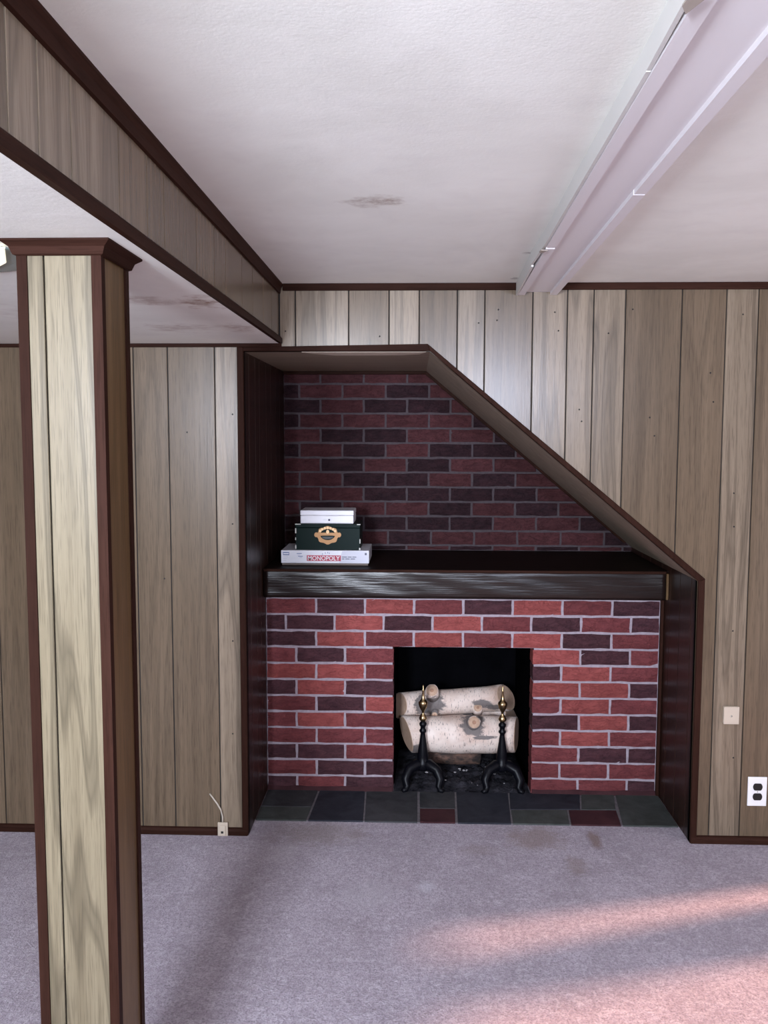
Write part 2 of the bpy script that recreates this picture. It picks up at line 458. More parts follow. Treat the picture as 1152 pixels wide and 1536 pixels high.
def bark_mat(name, knots, axis_len):
    m = NT_(name)
    g = m.n('ShaderNodeNewGeometry')
    v = m.coords((1, 1, 1))
    big = m.noise(v, 9.0, 4.0, 0.6, 0.3)
    dash = m.noise(m.coords((210, 60, 42)), 1.0, 2.0, 0.5)
    peel = m.noise(m.coords((26, 50, 60)), 1.0, 5.0, 0.7, 0.8)
    col = m.mix(m.ramp(big, [(0.3, 0.0), (0.7, 1.0)]), (0.58, 0.41, 0.33), (0.86, 0.74, 0.66))
    col = m.mix(m.math('MULTIPLY', m.ramp(dash, [(0.60, 0.0), (0.68, 1.0)]), 0.75), col, (0.16, 0.12, 0.11))
    col = m.mix(m.math('MULTIPLY', m.ramp(peel, [(0.66, 0.0), (0.72, 1.0)]), 0.6), col, (0.14, 0.12, 0.12))
    warp = m.noise(m.coords((30, 30, 60)), 1.0, 4.0, 0.7)
    for (x, y, z, rx, rz) in knots:
        sub = m.n('ShaderNodeVectorMath', operation='SUBTRACT'); m.l(g.outputs['Position'], sub.inputs[0]); sub.inputs[1].default_value = (x, y, z)
        dv = m.n('ShaderNodeVectorMath', operation='DIVIDE'); m.l(sub.outputs[0], dv.inputs[0]); dv.inputs[1].default_value = (rx, 0.2, rz)
        ln = m.n('ShaderNodeVectorMath', operation='LENGTH'); m.l(dv.outputs[0], ln.inputs[0])
        d = m.math('ADD', ln.outputs['Value'], m.math('MULTIPLY', m.math('SUBTRACT', warp, 0.5), 1.6))
        col = m.mix(m.math('MULTIPLY', m.ramp(d, [(0.75, 1.0), (1.0, 0.0)]), 0.88), col, (0.105, 0.095, 0.095))
    m.base(col); m.set(Roughness=0.7)
    m.bump(m.math('ADD', peel, m.math('MULTIPLY', dash, 0.4)), 0.35, 0.004); return m.m

def cut_mat():
    m = NT_('cut_wood')
    tc = m.n('ShaderNodeTexCoord')
    a = m.noise(m.coords((1, 1, 1)), 60.0, 3.0, 0.6)
    m.base(m.mix(a, (0.40, 0.25, 0.16), (0.66, 0.46, 0.34))); m.set(Roughness=0.8); return m.m
CUT = cut_mat()
PITH = plain('cut_wood_heart', (0.36, 0.20, 0.13), 0.8)

IRON = plain('black_iron', (0.003, 0.003, 0.005), 0.38, 0.0, 0.14)
BRASS = plain('aged_brass', (0.40, 0.285, 0.15), 0.28, 1.0)
PLASTIC = plain('ivory_plastic', (0.50, 0.42, 0.335), 0.45, 0.0, 0.3)
WHITEP = plain('white_plastic', (0.80, 0.78, 0.78), 0.35)
BLACKP = plain('black_plastic', (0.010, 0.010, 0.010), 0.35)
CORD = plain('beige_cord', (0.46, 0.40, 0.33), 0.5)
SCREW = plain('screw_metal', (0.45, 0.42, 0.38), 0.35, 1.0)
BOXW = plain('white_enamel', (0.82, 0.81, 0.85), 0.4)
CARD = plain('white_printed_card', (0.76, 0.75, 0.80), 0.45)
CARDG = plain('grey_lavender_card', (0.55, 0.54, 0.62), 0.45)
CARDB = plain('brown_card', (0.13, 0.10, 0.085), 0.7)
GREEN = plain('dark_green_leatherette', (0.001, 0.0095, 0.0078), 0.45, 0.0, 0.1)
WORN = plain('worn_paper', (0.55, 0.55, 0.50), 0.7)
GOLD = plain('gold_print', (0.34, 0.165, 0.055), 0.4, 0.25)
GOLDP = plain('gold_print_pale', (0.66, 0.43, 0.22), 0.4, 0.2)
INKR = plain('red_print', (0.42, 0.020, 0.055), 0.4)
INKW = plain('white_print', (0.85, 0.82, 0.85), 0.4)
INKB = plain('blue_print', (0.10, 0.15, 0.32), 0.4)
INKK = plain('dark_print', (0.05, 0.05, 0.09), 0.4)
PAINT = plain('white_trim_paint', (0.72, 0.685, 0.70), 0.5)
PAINT_SHADED = plain('side_board_shaded', (0.60, 0.585, 0.56), 0.6)  # trim paint darkened, so the side face's shade sits in the colour
PAPER = plain('torn_tape', (0.34, 0.29, 0.25), 0.8)
COLP = wood_panel('panel_column', (0.112, 0.088, 0.055), (0.196, 0.161, 0.107), 0.60, rough=0.32, spec=0.22, ringk=44.0)
LAMPPAN = plain('lamp_grey_glass', (0.33, 0.38, 0.36), 0.25)

def glow_mat():
    m = NT_('lamp_shade_lit'); m.base((0.9, 0.87, 0.75)); m.set(Roughness=0.4)
    m.b.inputs['Emission Color'].default_value = (1.0, 0.93, 0.74, 1); m.b.inputs['Emission Strength'].default_value = 0.9
    return m.m
GLOW = glow_mat()

def glass_mat():
    m = NT_('window_glass')
    tr = m.n('ShaderNodeBsdfTransparent'); gl = m.n('ShaderNodeBsdfGlossy'); gl.inputs['Roughness'].default_value = 0.02
    mx = m.n('ShaderNodeMixShader'); mx.inputs[0].default_value = 0.06
    m.l(tr.outputs[0], mx.inputs[1]); m.l(gl.outputs[0], mx.inputs[2])
    out = m.t.nodes['Material Output']; m.l(mx.outputs[0], out.inputs['Surface'])
    return m.m
GLASS = glass_mat()


# ------------------------------------------------------------------ room shell
floor = prism('floor', [(XL, YF), (XR, YF), (XR, D), (NR + 0.02, D), (NR + 0.02, 4.62), (NL - 0.02, 4.62), (NL - 0.02, D), (XL, D)], -0.08, 0.0, 'xy', CARPET)
tag(floor, 'mottled mauve carpet covering the whole floor, stained by the hearth', 'floor', kind='structure')
ceil = box('ceiling', XB, XR, YF, D + 0.03, HC, HC + 0.06, CEIL)
tag(ceil, 'white plastered main ceiling, water-marked, higher than the left part', 'ceiling', kind='structure')
soff = box('ceiling_soffit', XL, XB, YF, D, HS - 0.001, HS + 0.0035, SOFF)
tag(soff, 'lower white ceiling behind the column with brown water stains', 'ceiling', kind='structure')

# back wall: dark backing with every plank in front of it
def bottom(x):
    if x < NL or x > NR: return 0.0
    if x <= DGX0: return NT
    return DGZ0 + (DGZ1 - DGZ0) * (x - DGX0) / (DGX1 - DGX0)

wall_back = prism('wall_back', [(XL, 0), (NL, 0), (NL, NT), (DGX0, DGZ0), (DGX1, DGZ1), (NR, 0), (XR, 0), (XR, HC), (XL, HC)], D + 0.007, D + 0.03, 'xz', GROOVE)
tag(wall_back, 'grooved wood-panelled wall around the fireplace recess', 'wall', kind='structure')
G = 0.0022
def plank_poly(x0, x1, ztop):
    a, b = x0 + G, x1 - G
    pts = [(a, ztop), (a, bottom(a))]
    if a < DGX0 < b: pts.append((DGX0, DGZ0))
    if a < NR < b: pts += [(NR, DGZ1), (NR, 0.0)]
    pts += [(b, bottom(b)), (b, ztop)]
    return pts
rightX = [(-0.523, 'l'), (-0.461, 'l'), (-0.255, 'm'), (-0.099, 'l'), (0.017, 'm'), (0.163, 'l'), (0.268, 'm'), (0.451, 'l'), (0.583, 'l'), (0.683, 'l'), (0.803, 'm'), (1.016, 'm'), (1.183, 'l'), (1.303, 'm'), (1.46, 'l'), (1.60, 'm'), (1.74, 'l'), (1.86, 'm'), (2.02, 'l'), (2.2, '')]
for (a, k), (b, _) in zip(rightX, rightX[1:]):
    prism('plank', plank_poly(a, b, HC - 0.002), D, D + 0.008, 'xz', LIGHT if k == 'l' else MID, wall_back, 0.0012)
leftX = [(-3.2, 'm'), (-2.98, 'm'), (-2.80, 'l'), (-2.62, 'm'), (-2.40, 'm'), (-2.22, 'l'), (-2.06, 'm'), (-1.86, 'm'), (-1.665, 'm'), (-1.47, 'l'), (-1.30, 'm'), (-1.098, 'm'), (-0.963, 'm'), (-0.778, 'l'), (-0.672, '')]
for (a, k), (b, _) in zip(leftX, leftX[1:]):
    prism('plank', plank_poly(a, b, HS - 0.002), D, D + 0.008, 'xz', LIGHT if k == 'l' else MID, wall_back, 0.0012)
# tiny dark nail heads in the planks
bm = bmesh.new()
for x, z in [(0.315, 2.06), (0.32, 2.10), (0.535, 2.09), (0.55, 2.02), (0.245, 2.05), (-0.135, 2.0), (0.635, 1.72), (0.645, 1.675), (0.905, 1.69), (0.925, 1.62), (1.13, 1.86), (1.145, 1.75),
             (1.235, 1.40), (1.24, 1.27), (1.245, 2.08), (0.74, 2.01), (0.83, 2.1), (1.25, 0.86), (-0.71, 1.70), (-0.715, 1.27), (-0.89, 1.63), (-0.72, 0.80), (-0.725, 0.42), (-0.99, 1.05), (-0.5, 2.02), (1.27, 0.35)]:
    bmesh.ops.create_icosphere(bm, subdivisions=1, radius=0.0034, matrix=Matrix.Translation((x, D - 0.0005, z)))
tag(from_bm('nail_heads', bm, GROOVE, wall_back), kind='stuff')

# unseen sides of the room, same panelling
def side_wall_yz(name, x0, x1, openings, label):
    ys = sorted({YF, D} | {v for o in openings for v in o[:2]})
    bm = bmesh.new()
    # outline with rectangular holes cut out of a grid of cells
    zs = sorted({0.0, HC} | {v for o in openings for v in o[2:]})
    cells = [(a, b, c, d) for a, b in zip(ys, ys[1:]) for c, d in zip(zs, zs[1:])
             if not any(o[0] <= a and b <= o[1] and o[2] <= c and d <= o[3] for o in openings)]
    for a, b, c, d in cells:
        for X in (x0, x1):
            bm.faces.new([bm.verts.new(p) for p in ((X, a, c), (X, b, c), (X, b, d), (X, a, d))])
    bmesh.ops.remove_doubles(bm, verts=bm.verts, dist=1e-5)
    # close the edges between the two skins
    be = [e for e in bm.edges if len(e.link_faces) == 1]
    done = set()
    for e in be:
        p, q = e.verts[0].co.copy(), e.verts[1].co.copy()
        if abs(p.x - x0) < 1e-6:
            f = [bm.verts.new((x0, p.y, p.z)), bm.verts.new((x0, q.y, q.z)), bm.verts.new((x1, q.y, q.z)), bm.verts.new((x1, p.y, p.z))]
            bm.faces.new(f)
    bmesh.ops.remove_doubles(bm, verts=bm.verts, dist=1e-5)
    o = from_bm(name, bm, MID)
    return tag(o, label, 'wall', kind='structure')

wl = box('wall_left', XL - 0.1, XL, YF, D, 0, HC, MID)
tag(wl, 'wood-panelled side wall at the far end of the low ceiling', 'wall', kind='structure')
# glazed door and its narrow side light in the right-hand wall
DOOR = [(3.27, 3.42, 0.02, 1.93), (1.25, 3.02, 0.02, 1.93)]
side_wall_yz('wall_right', XR, XR + 0.1, DOOR, 'wood-panelled wall holding the glazed garden door')
for i, (a, b, c, d) in enumerate(DOOR):
    dr = box('door_%d' % (i + 1), XR + 0.045, XR + 0.051, a + 0.012, b - 0.012, c + 0.012, d - 0.012, GLASS)
    tag(dr, ('narrow glass side light beside the garden door', 'wide glass garden door letting in low sun')[i], 'door', kind='structure')
    for (p, q, r, s) in ((a, a + 0.012, c, d), (b - 0.012, b, c, d), (a, b, c, c + 0.012), (a, b, d - 0.012, d)):
        box('door_frame', XR + 0.02, XR + 0.08, p, q, r, s, TRIM, dr)
# rear wall with its windows, the smallest added for a highlight
ops = [(cx - w / 2, cx + w / 2, c, d) for cx, w, c, d in WIN]
xs = sorted({XL, XR} | {v for o in ops for v in o[:2]}); zs = sorted({0.0, HC} | {v for o in ops for v in o[2:]})
bm = bmesh.new()
for a, b in zip(xs, xs[1:]):
    for c, d in zip(zs, zs[1:]):
        if any(o[0] <= a and b <= o[1] and o[2] <= c and d <= o[3] for o in ops): continue
        bm.faces.new([bm.verts.new(p) for p in ((a, YF, c), (b, YF, c), (b, YF, d), (a, YF, d))])
bmesh.ops.remove_doubles(bm, verts=bm.verts, dist=1e-5)
r = bmesh.ops.extrude_face_region(bm, geom=list(bm.faces))
bmesh.ops.translate(bm, verts=[v for v in r['geom'] if isinstance(v, bmesh.types.BMVert)], vec=(0, -0.1, 0))
wf = tag(from_bm('wall_front', bm, MID), 'wood-panelled wall with high basement windows, the smallest an added one', 'wall', kind='structure')
for i, (a, b, c, d) in enumerate(ops):
    wn = box('window_%d' % (i + 1), a + 0.02, b - 0.02, YF - 0.055, YF - 0.05, c + 0.02, d - 0.02, GLASS)
    tag(wn, ('high basement window in line with the column', 'high basement window right of the fireplace axis, close to the ceiling', 'small unseen window added near the left end of the rear wall for a plank highlight')[i], 'window', kind='structure')
    for (p, q, r_, s) in ((a, a + 0.02, c, d), (b - 0.02, b, c, d), (a, b, c, c + 0.02), (a, b, d - 0.02, d), ((a + b) / 2 - 0.01, (a + b) / 2 + 0.01, c, d)):
        box('window_frame', p, q, YF - 0.08, YF - 0.03, r_, s, PAINT, wn)

# bulkhead between the two ceiling heights
bulk = box('wall_bulkhead', XB - 0.02, XB - 0.007, YF, D, HS, HC, GROOVE)
tag(bulk, 'panelled bulkhead face stepping down from the main ceiling to the low ceiling', 'bulkhead', kind='structure')
by = [YF, -0.95, -0.8, -0.55, -0.35, -0.15, 0.1, 0.3, 0.46, 0.62, 0.80, 0.97, 1.163, 1.258, 1.377, 1.597, 1.763, 1.882, 2.157, 2.348, 2.49, 2.72, 2.90, 3.10, 3.28, D]
for i, (a, b) in enumerate(zip(by, by[1:])):
    box('plank', XB - 0.008, XB, a + G, b - G, HS + 0.004, HC - 0.002, (LIGHT if 1.16 <= a < 1.5 else MID), bulk, 0.001)

# trims
n_tr = [0]
def trim(o, label):
    n_tr[0] += 1
    o.name = 'trim_%d' % n_tr[0]
    return tag(o, label, 'trim', kind='structure')
cove = [(0, 0), (0.016, 0), (0.016, -0.006), (0.010, -0.018), (0.007, -0.036), (0, -0.038)]
trim(sweep('t', [(a, b) for a, b in cove], (XB, YF, HC), (XB, D, HC), TRIMY), 'dark brown moulding along the top of the bulkhead')
trim(sweep('t', [(0.0002, -0.0015), (0.013, -0.0015), (0.013, 0.018), (0.008, 0.025), (0.0002, 0.025)], (XB, YF, HS), (XB, D - 0.001, HS), TRIMY), 'dark brown corner moulding along the bottom edge of the bulkhead')
trim(box('t', XB + 0.016, 0.389, D - 0.010, D, HC - 0.027, HC, TRIMX, None, 0.002), 'dark ceiling moulding above the recess, left of the boxed beam')
trim(box('t', 0.546, XR, D - 0.010, D, HC - 0.027, HC, TRIMX, None, 0.002), 'dark ceiling moulding right of the boxed beam')
trim(box('t', XL, XB + 0.010, D - 0.012, D, HS - 0.0150, HS, TRIMX, None, 0.002), 'thin dark moulding where the low ceiling meets the back wall')
TW = 0.025
# moulding round the recess opening
trim(box('t', NL - TW, NL, D - 0.011, D + 0.02, 0.0, NT + 0.016, TRIM, None, 0.002), 'dark upright corner moulding on the left edge of the recess')
trim(prism('t', [(NL, NT), (DGX0, NT), (DGX0 - 0.009, NT + 0.027), (NL, NT + 0.016)], D - 0.011, D + 0.02, 'xz', TRIMX, None, 0.002), 'dark horizontal moulding over the top of the recess')
trim(prism('t', [(DGX0, DGZ0), (DGX1, DGZ1), (DGX1 + TW, DGZ1 + 0.010), (DGX0 - 0.009, DGZ0 + 0.027)], D - 0.011, D + 0.02, 'xz', TRIM, None, 0.002), 'dark slanting moulding along the sloped edge of the recess')
trim(prism('t', [(NR, 0), (NR + TW, 0), (NR + TW, DGZ1 + 0.010), (NR, DGZ1)], D - 0.011, D + 0.02, 'xz', TRIM, None, 0.002), 'dark upright corner moulding on the right edge of the recess')
qr = [(0, 0), (0.014, 0), (0.014, 0.018), (0.009, 0.027), (0, 0.030)]
bl = sweep('baseboard_left', qr, (XL, D, 0), (NL - 0.004, D, 0), TRIMX)
tag(bl, 'low dark baseboard strip left of the recess', 'baseboard', kind='structure')
brd = sweep('baseboard_right', qr, (NR + 0.004, D, 0), (XR, D, 0), TRIMX)
tag(brd, 'low dark baseboard strip right of the recess under the outlet', 'baseboard', kind='structure')

# ------------------------------------------------------------------ the recess
wnl = prism('wall_recess_left', [(D + 0.02, 0), (D2 + 0.1, 0), (D2 + 0.1, NT + 0.03), (D + 0.02, NT + 0.03)], NL - 0.03, NL - 0.007, 'yz', GROOVE)
tag(wnl, 'dark-stained panelled left side of the fireplace recess', 'wall', kind='structure')
yl = [D + 0.021, 3.56, 3.70, 3.80, 3.97, 4.10, 4.25, 4.37, D2 + 0.01]
for a, b in zip(yl, yl[1:]):
    box('plank', NL - 0.008, NL, a + G, b - G, 0.0, NT, DARKW, wnl, 0.001)
wnr = prism('wall_recess_right', [(D + 0.02, 0), (D2 + 0.1, 0), (D2 + 0.1, DGZ1 + 0.02), (D + 0.02, DGZ1 + 0.02)], NR + 0.007, NR + 0.03, 'yz', GROOVE)
tag(wnr, 'dark-stained panelled right side of the fireplace recess', 'wall', kind='structure')
yr = [D + 0.021, 3.53, 3.68, 3.82, 3.95, 4.15, 4.3, D2 + 0.01]
for a, b in zip(yr, yr[1:]):
    box('plank', NR, NR + 0.008, a + G, b - G, 0.0, DGZ1, DARKW, wnr, 0.001)
ctop = prism('ceiling_recess', [(NL - 0.03, NT), (DGX0, DGZ0), (DGX1, DGZ1), (DGX1 + 0.03, DGZ1 + 0.03), (DGX0 + 0.01, DGZ0 + 0.03), (NL - 0.03, NT + 0.03)], D + 0.02, D2 + 0.1, 'xz', LITX)
tag(ctop, 'brown panelled top and slope inside the recess', 'ceiling', kind='structure')
# pale unfinished strip left by a missing lath at the front of the recess top
prism('raw_edge', [(-0.44, D + 0.0205), (0.045, D + 0.0205), (0.02, D + 0.12), (-0.05, D + 0.16), (-0.32, D + 0.17), (-0.40, D + 0.10)], NT - 0.0012, NT + 0.002, 'xy', PALE, ctop)
for seg in (((NL + 0.001, D2 - 0.03), (DGX0, D2 - 0.03)),):
    box('shade_strip', NL + 0.001, DGX0, D2 - 0.022, D2 - 0.001, NT - 0.016, NT - 0.0005, TRIMX, ctop, 0.002)  # dark strip standing in for the shadow line along the back
prism('shade_strip', [(DGX0, DGZ0 - 0.0005), (DGX1 - 0.03, DGZ1 + 0.025 - 0.0005), (DGX1 - 0.045, DGZ1 + 0.025 - 0.0005), (DGX0 - 0.004, DGZ0 - 0.0165)], D2 - 0.022, D2 - 0.001, 'xz', TRIM, ctop)  # the same shadow line carried down the slope


# ------------------------------------------------------------------ bricks
def brick_mesh(x0, x1, z0, z1, yf, depth, rnd):
    """roughly moulded brick: uneven face, worn edges"""
    nx, nz = max(2, int((x1 - x0) / 0.035)), 3
    V, F = [], []
    idx = {}
    for j in range(nz + 1):
        for i in range(nx + 1):
            edge = i in (0, nx) or j in (0, nz)
            x = x0 + (x1 - x0) * i / nx; z = z0 + (z1 - z0) * j / nz
            if edge:
                y = yf + 0.0035 + rnd.uniform(-0.001, 0.0012)
                x += rnd.uniform(-0.0014, 0.0014); z += rnd.uniform(-0.0022, 0.0018)
            else:
                y = yf + rnd.uniform(-0.0022, 0.0016); z += rnd.uniform(-0.004, 0.004)
            idx[i, j] = len(V); V.append((x, y, z))
    for j in range(nz):
        for i in range(nx):
            F.append((idx[i, j], idx[i + 1, j], idx[i + 1, j + 1], idx[i, j + 1]))
    ring = [idx[i, 0] for i in range(nx + 1)] + [idx[nx, j] for j in range(1, nz + 1)] + [idx[i, nz] for i in range(nx - 1, -1, -1)] + [idx[0, j] for j in range(nz - 1, 0, -1)]
    back = {}
    for k in ring:
        back[k] = len(V); V.append((V[k][0], yf + depth, V[k][2]))
    n = len(ring)
    for a in range(n):
        p, q = ring[a], ring[(a + 1) % n]
        F.append((p, back[p], back[q], q))
    F.append(tuple(back[k] for k in ring))
    return V, F

def clip_line(poly):
    """keep what lies below the sloped underside"""
    def g(p): return (DGZ0 + (DGZ1 - DGZ0) * (p[0] - DGX0) / (DGX1 - DGX0) - 0.002) - p[1]
    out = []
    for i in range(len(poly)):
        p, q = poly[i], poly[(i + 1) % len(poly)]
        a, b = g(p), g(q)
        if a >= 0: out.append(p)
        if (a >= 0) != (b >= 0):
            t = a / (a - b); out.append((p[0] + (q[0] - p[0]) * t, p[1] + (q[1] - p[1]) * t))
    return out

BS, BC, JT = 0.2202, 0.0746, 0.0052       # brick step, course height, half a joint
OX0, OX1, OZ = -0.088, 0.537, 0.8923 - 3 * 0.0746
fire = thing('fireplace', 'red brick fireplace front with a square opening below the dark mantel', 'fireplace', (0.22, D1, 0))
MT = 0.905                                # underside of the mantel
prism('mortar_bed', [(NL + 0.001, 0), (OX0 - 0.004, 0), (OX0 - 0.004, OZ + 0.004), (OX1 + 0.004, OZ + 0.004), (OX1 + 0.004, 0), (NR - 0.001, 0), (NR - 0.001, MT), (NL + 0.001, MT)], D1 + 0.0045, D1 + 0.10, 'xz', MORTAR, fire)
rows = ['MDLMDLMD', 'DDLDLMDMD', 'DLMLMLDM', 'MDM|LDM', 'LLM|DLM', 'DLD|LLD', 'MDL|MLM', 'MLM|DLD', 'MMM|MLM', 'DDM|MDD', 'MDD|MMM', 'DMD|MMD']
rb = random.Random(3)
for r, code in enumerate(rows):
    zt = 0.8923 - r * BC; z0, z1 = max(zt - BC + JT, 0.001), zt - JT
    left0, right1 = NL + 0.004, NR - 0.016
    base = -0.6576
    if r % 2 == 0: offL = offR = 0.0
    elif r == 1: offL = offR = 0.0838
    else: offL, offR = 0.130, 0.0838
    jl = [base + offL + BS * k for k in range(-1, 12)]
    jr = [base + offR + BS * k for k in range(-1, 12)]
    spans = []
    def cut(js, lo, hi):
        e = [lo - JT] + [j for j in js if lo + 0.012 < j < hi - 0.02] + [hi + JT]
        return [(a + JT, b - JT) for a, b in zip(e, e[1:])]
    if r < 3:
        spans = [(s, c) for s, c in zip(cut(jl, left0, right1), code)]
    else:
        cl, cr_ = code.split('|')
        spans = [(s, c, 'L' if i == len(cl) - 1 else '') for i, (s, c) in enumerate(zip(cut(jl, left0, OX0), cl))]
        spans += [(s, c, 'R' if i == 0 else '') for i, (s, c) in enumerate(zip(cut(jr, OX1, right1), cr_))]
    for sp in spans:
        (a, b), c = sp[0], sp[1]
        jamb = len(sp) > 2 and sp[2]
        V, F = brick_mesh(a, b, z0, z1, D1, 0.098 if jamb else 0.03, rb)
        from_data('brick', V, F, BR[c], fire)
# dark maroon strip at the foot of the bricks
sweep('foot_strip', [(0, 0), (0.022, 0), (0.016, 0.008), (0.004, 0.020), (0, 0.022)], (NL + 0.002, D1 + 0.004, 0.0005), (OX0 - 0.004, D1 + 0.004, 0.0005), SLATE['r'], fire)
sweep('foot_strip', [(0, 0), (0.022, 0), (0.016, 0.008), (0.004, 0.020), (0, 0.022)], (OX1 + 0.004, D1 + 0.004, 0.0005), (NR - 0.002, D1 + 0.004, 0.0005), SLATE['r'], fire)
box('edge_strip', NR - 0.014, NR - 0.001, D1 - 0.016, D1 + 0.004, 0.001, MT - 0.001, TRIM, fire, 0.002)
# sooty firebox, open to the front
fx0, fx1, fy0, fy1, fz1 = OX0 - 0.002, OX1 + 0.002, D1 + 0.0995, 4.47, OZ + 0.002
ix = 0.015
V = [(fx0, fy0, 0.0), (fx1, fy0, 0.0), (fx1, fy0, fz1), (fx0, fy0, fz1), (fx0 + ix, fy1, 0.0), (fx1 - ix, fy1, 0.0), (fx1 - ix, fy1, fz1), (fx0 + ix, fy1, fz1),
     (fx0 - .02, fy0, -.01), (fx1 + .02, fy0, -.01), (fx1 + .02, fy0, fz1 + .02), (fx0 - .02, fy0, fz1 + .02), (fx0 + ix - .02, fy1 + .02, -.01), (fx1 - ix + .02, fy1 + .02, -.01), (fx1 - ix + .02, fy1 + .02, fz1 + .02), (fx0 + ix - .02, fy1 + .02, fz1 + .02)]
F = [(0, 1, 5, 4), (1, 2, 6, 5), (2, 3, 7, 6), (3, 0, 4, 7), (4, 5, 6, 7), (8, 12, 13, 9), (9, 13, 14, 10), (10, 14, 15, 11), (11, 15, 12, 8), (12, 15, 14, 13),
     (0, 8, 9, 1), (1, 9, 10, 2), (2, 10, 11, 3), (3, 11, 8, 0)]
from_data('firebox', V, F, SOOT, fire)
# ash and grit over the firebox floor
ra = random.Random(5); V, F = [], []
nx, ny = 46, 40
for j in range(ny + 1):
    for i in range(nx + 1):
        t = j / ny; y = D1 - 0.01 + t * (4.45 - D1 + 0.01)
        k = max(0.0, (y - fy0) / (fy1 - fy0)) * ix
        lo, hi = OX0 + 0.004 + k, OX1 - 0.004 - k
        ed = min(i, nx - i, j * 2, 12) / 12.0
        V.append((lo + (hi - lo) * i / nx, y, 0.003 + ed * (0.010 + 0.022 * ra.random() ** 3 + 0.03 * max(0, t - 0.4))))
for j in range(ny):
    for i in range(nx):
        a = j * (nx + 1) + i; F.append((a, a + 1, a + nx + 2, a + nx + 1))
tag(from_data('ash_bed', V, F, ASH, fire, True), 'grey ash and grit on the firebox floor', kind='stuff')

bm = bmesh.new()
for k in range(26):
    x, y, r_ = ra.uniform(OX0 + 0.03, OX1 - 0.03), ra.uniform(D1 + 0.02, 4.2), ra.uniform(0.002, 0.006)
    if k < 8: x, y = ra.uniform(0.14, 0.30), ra.uniform(4.10, 4.15)
    bmesh.ops.create_icosphere(bm, subdivisions=1, radius=r_, matrix=Matrix.Translation((x, y, 0.024)) @ Matrix.Diagonal((1.5, 1, 0.7, 1)))
tag(from_bm('ash_chips', bm, plain('ash_chip', (0.36, 0.34, 0.35), 0.9), fire), kind='stuff')

# upper brick wall at the back of the recess
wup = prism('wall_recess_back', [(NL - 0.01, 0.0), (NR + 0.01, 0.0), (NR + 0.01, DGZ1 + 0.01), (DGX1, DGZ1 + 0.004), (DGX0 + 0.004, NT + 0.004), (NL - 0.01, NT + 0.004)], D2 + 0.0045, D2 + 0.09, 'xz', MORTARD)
tag(wup, 'dark brick wall rising above the mantel inside the recess', 'wall', kind='structure')
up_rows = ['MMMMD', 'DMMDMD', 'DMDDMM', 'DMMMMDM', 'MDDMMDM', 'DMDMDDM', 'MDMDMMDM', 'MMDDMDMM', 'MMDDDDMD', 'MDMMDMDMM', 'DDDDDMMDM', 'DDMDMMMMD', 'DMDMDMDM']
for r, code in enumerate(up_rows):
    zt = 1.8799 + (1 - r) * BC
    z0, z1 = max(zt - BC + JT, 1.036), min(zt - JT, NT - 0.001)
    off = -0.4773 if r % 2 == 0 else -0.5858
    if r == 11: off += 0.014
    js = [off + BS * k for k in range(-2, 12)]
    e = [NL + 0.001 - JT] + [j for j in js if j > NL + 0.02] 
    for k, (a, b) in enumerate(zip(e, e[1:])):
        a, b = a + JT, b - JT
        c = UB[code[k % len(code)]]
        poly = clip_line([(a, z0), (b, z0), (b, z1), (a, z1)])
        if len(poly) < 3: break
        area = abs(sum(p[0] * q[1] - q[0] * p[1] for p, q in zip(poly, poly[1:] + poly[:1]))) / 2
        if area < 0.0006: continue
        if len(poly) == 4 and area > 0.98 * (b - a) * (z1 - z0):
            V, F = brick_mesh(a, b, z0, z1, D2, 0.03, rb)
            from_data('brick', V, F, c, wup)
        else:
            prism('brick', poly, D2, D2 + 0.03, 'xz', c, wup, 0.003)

# ------------------------------------------------------------------ mantel
mant = thing('mantel', 'black-brown rough-hewn wooden mantel beam across the brick fireplace', 'mantel', (0.22, 3.86, MT))
rm = random.Random(9)
nx, nz = 90, 10
mx0, mx1, my, mz0, mz1 = NL + 0.004, NR - 0.012, D1 - 0.072, MT + 0.001, 1.030
V, F = [], []
for j in range(nz + 1):
    for i in range(nx + 1):
        x = mx0 + (mx1 - mx0) * i / nx; z = mz0 + (mz1 - mz0) * j / nz
        y = my + (0.004 if j in (0, nz) else 0.0) + 0.0012 * math.sin(x * 9 + 0.4 * j) + 0.0008 * math.sin(x * 23 + 1.1 * j)
        V.append((x, y, z))
for j in range(nz):
    for i in range(nx):
        a = j * (nx + 1) + i; F.append((a, a + 1, a + nx + 2, a + nx + 1))
ring = [i for i in range(nx + 1)] + [j * (nx + 1) + nx for j in range(1, nz + 1)] + [nz * (nx + 1) + i for i in range(nx - 1, -1, -1)] + [j * (nx + 1) for j in range(nz - 1, 0, -1)]
bk = {}
for k in ring:
    bk[k] = len(V); V.append((V[k][0], D1 + 0.10, V[k][2]))
for a in range(len(ring)):
    p, q = ring[a], ring[(a + 1) % len(ring)]; F.append((p, bk[p], bk[q], q))
F.append(tuple(bk[k] for k in ring))
from_data('beam', V, F, HEWN, mant, True)
box('shelf', NL + 0.0003, NR - 0.0003, D1 - 0.066, D2 + 0.0042, 1.0305, 1.0335, SHELF, mant)
box('lipping', mx0, mx1, my - 0.002, my + 0.004, 1.022, 1.0335, TRIMX, mant, 0.0015)
box('end_strip', NR - 0.011, NR - 0.001, my - 0.004, my + 0.03, MT + 0.004, 1.024, BROWN, mant, 0.002)

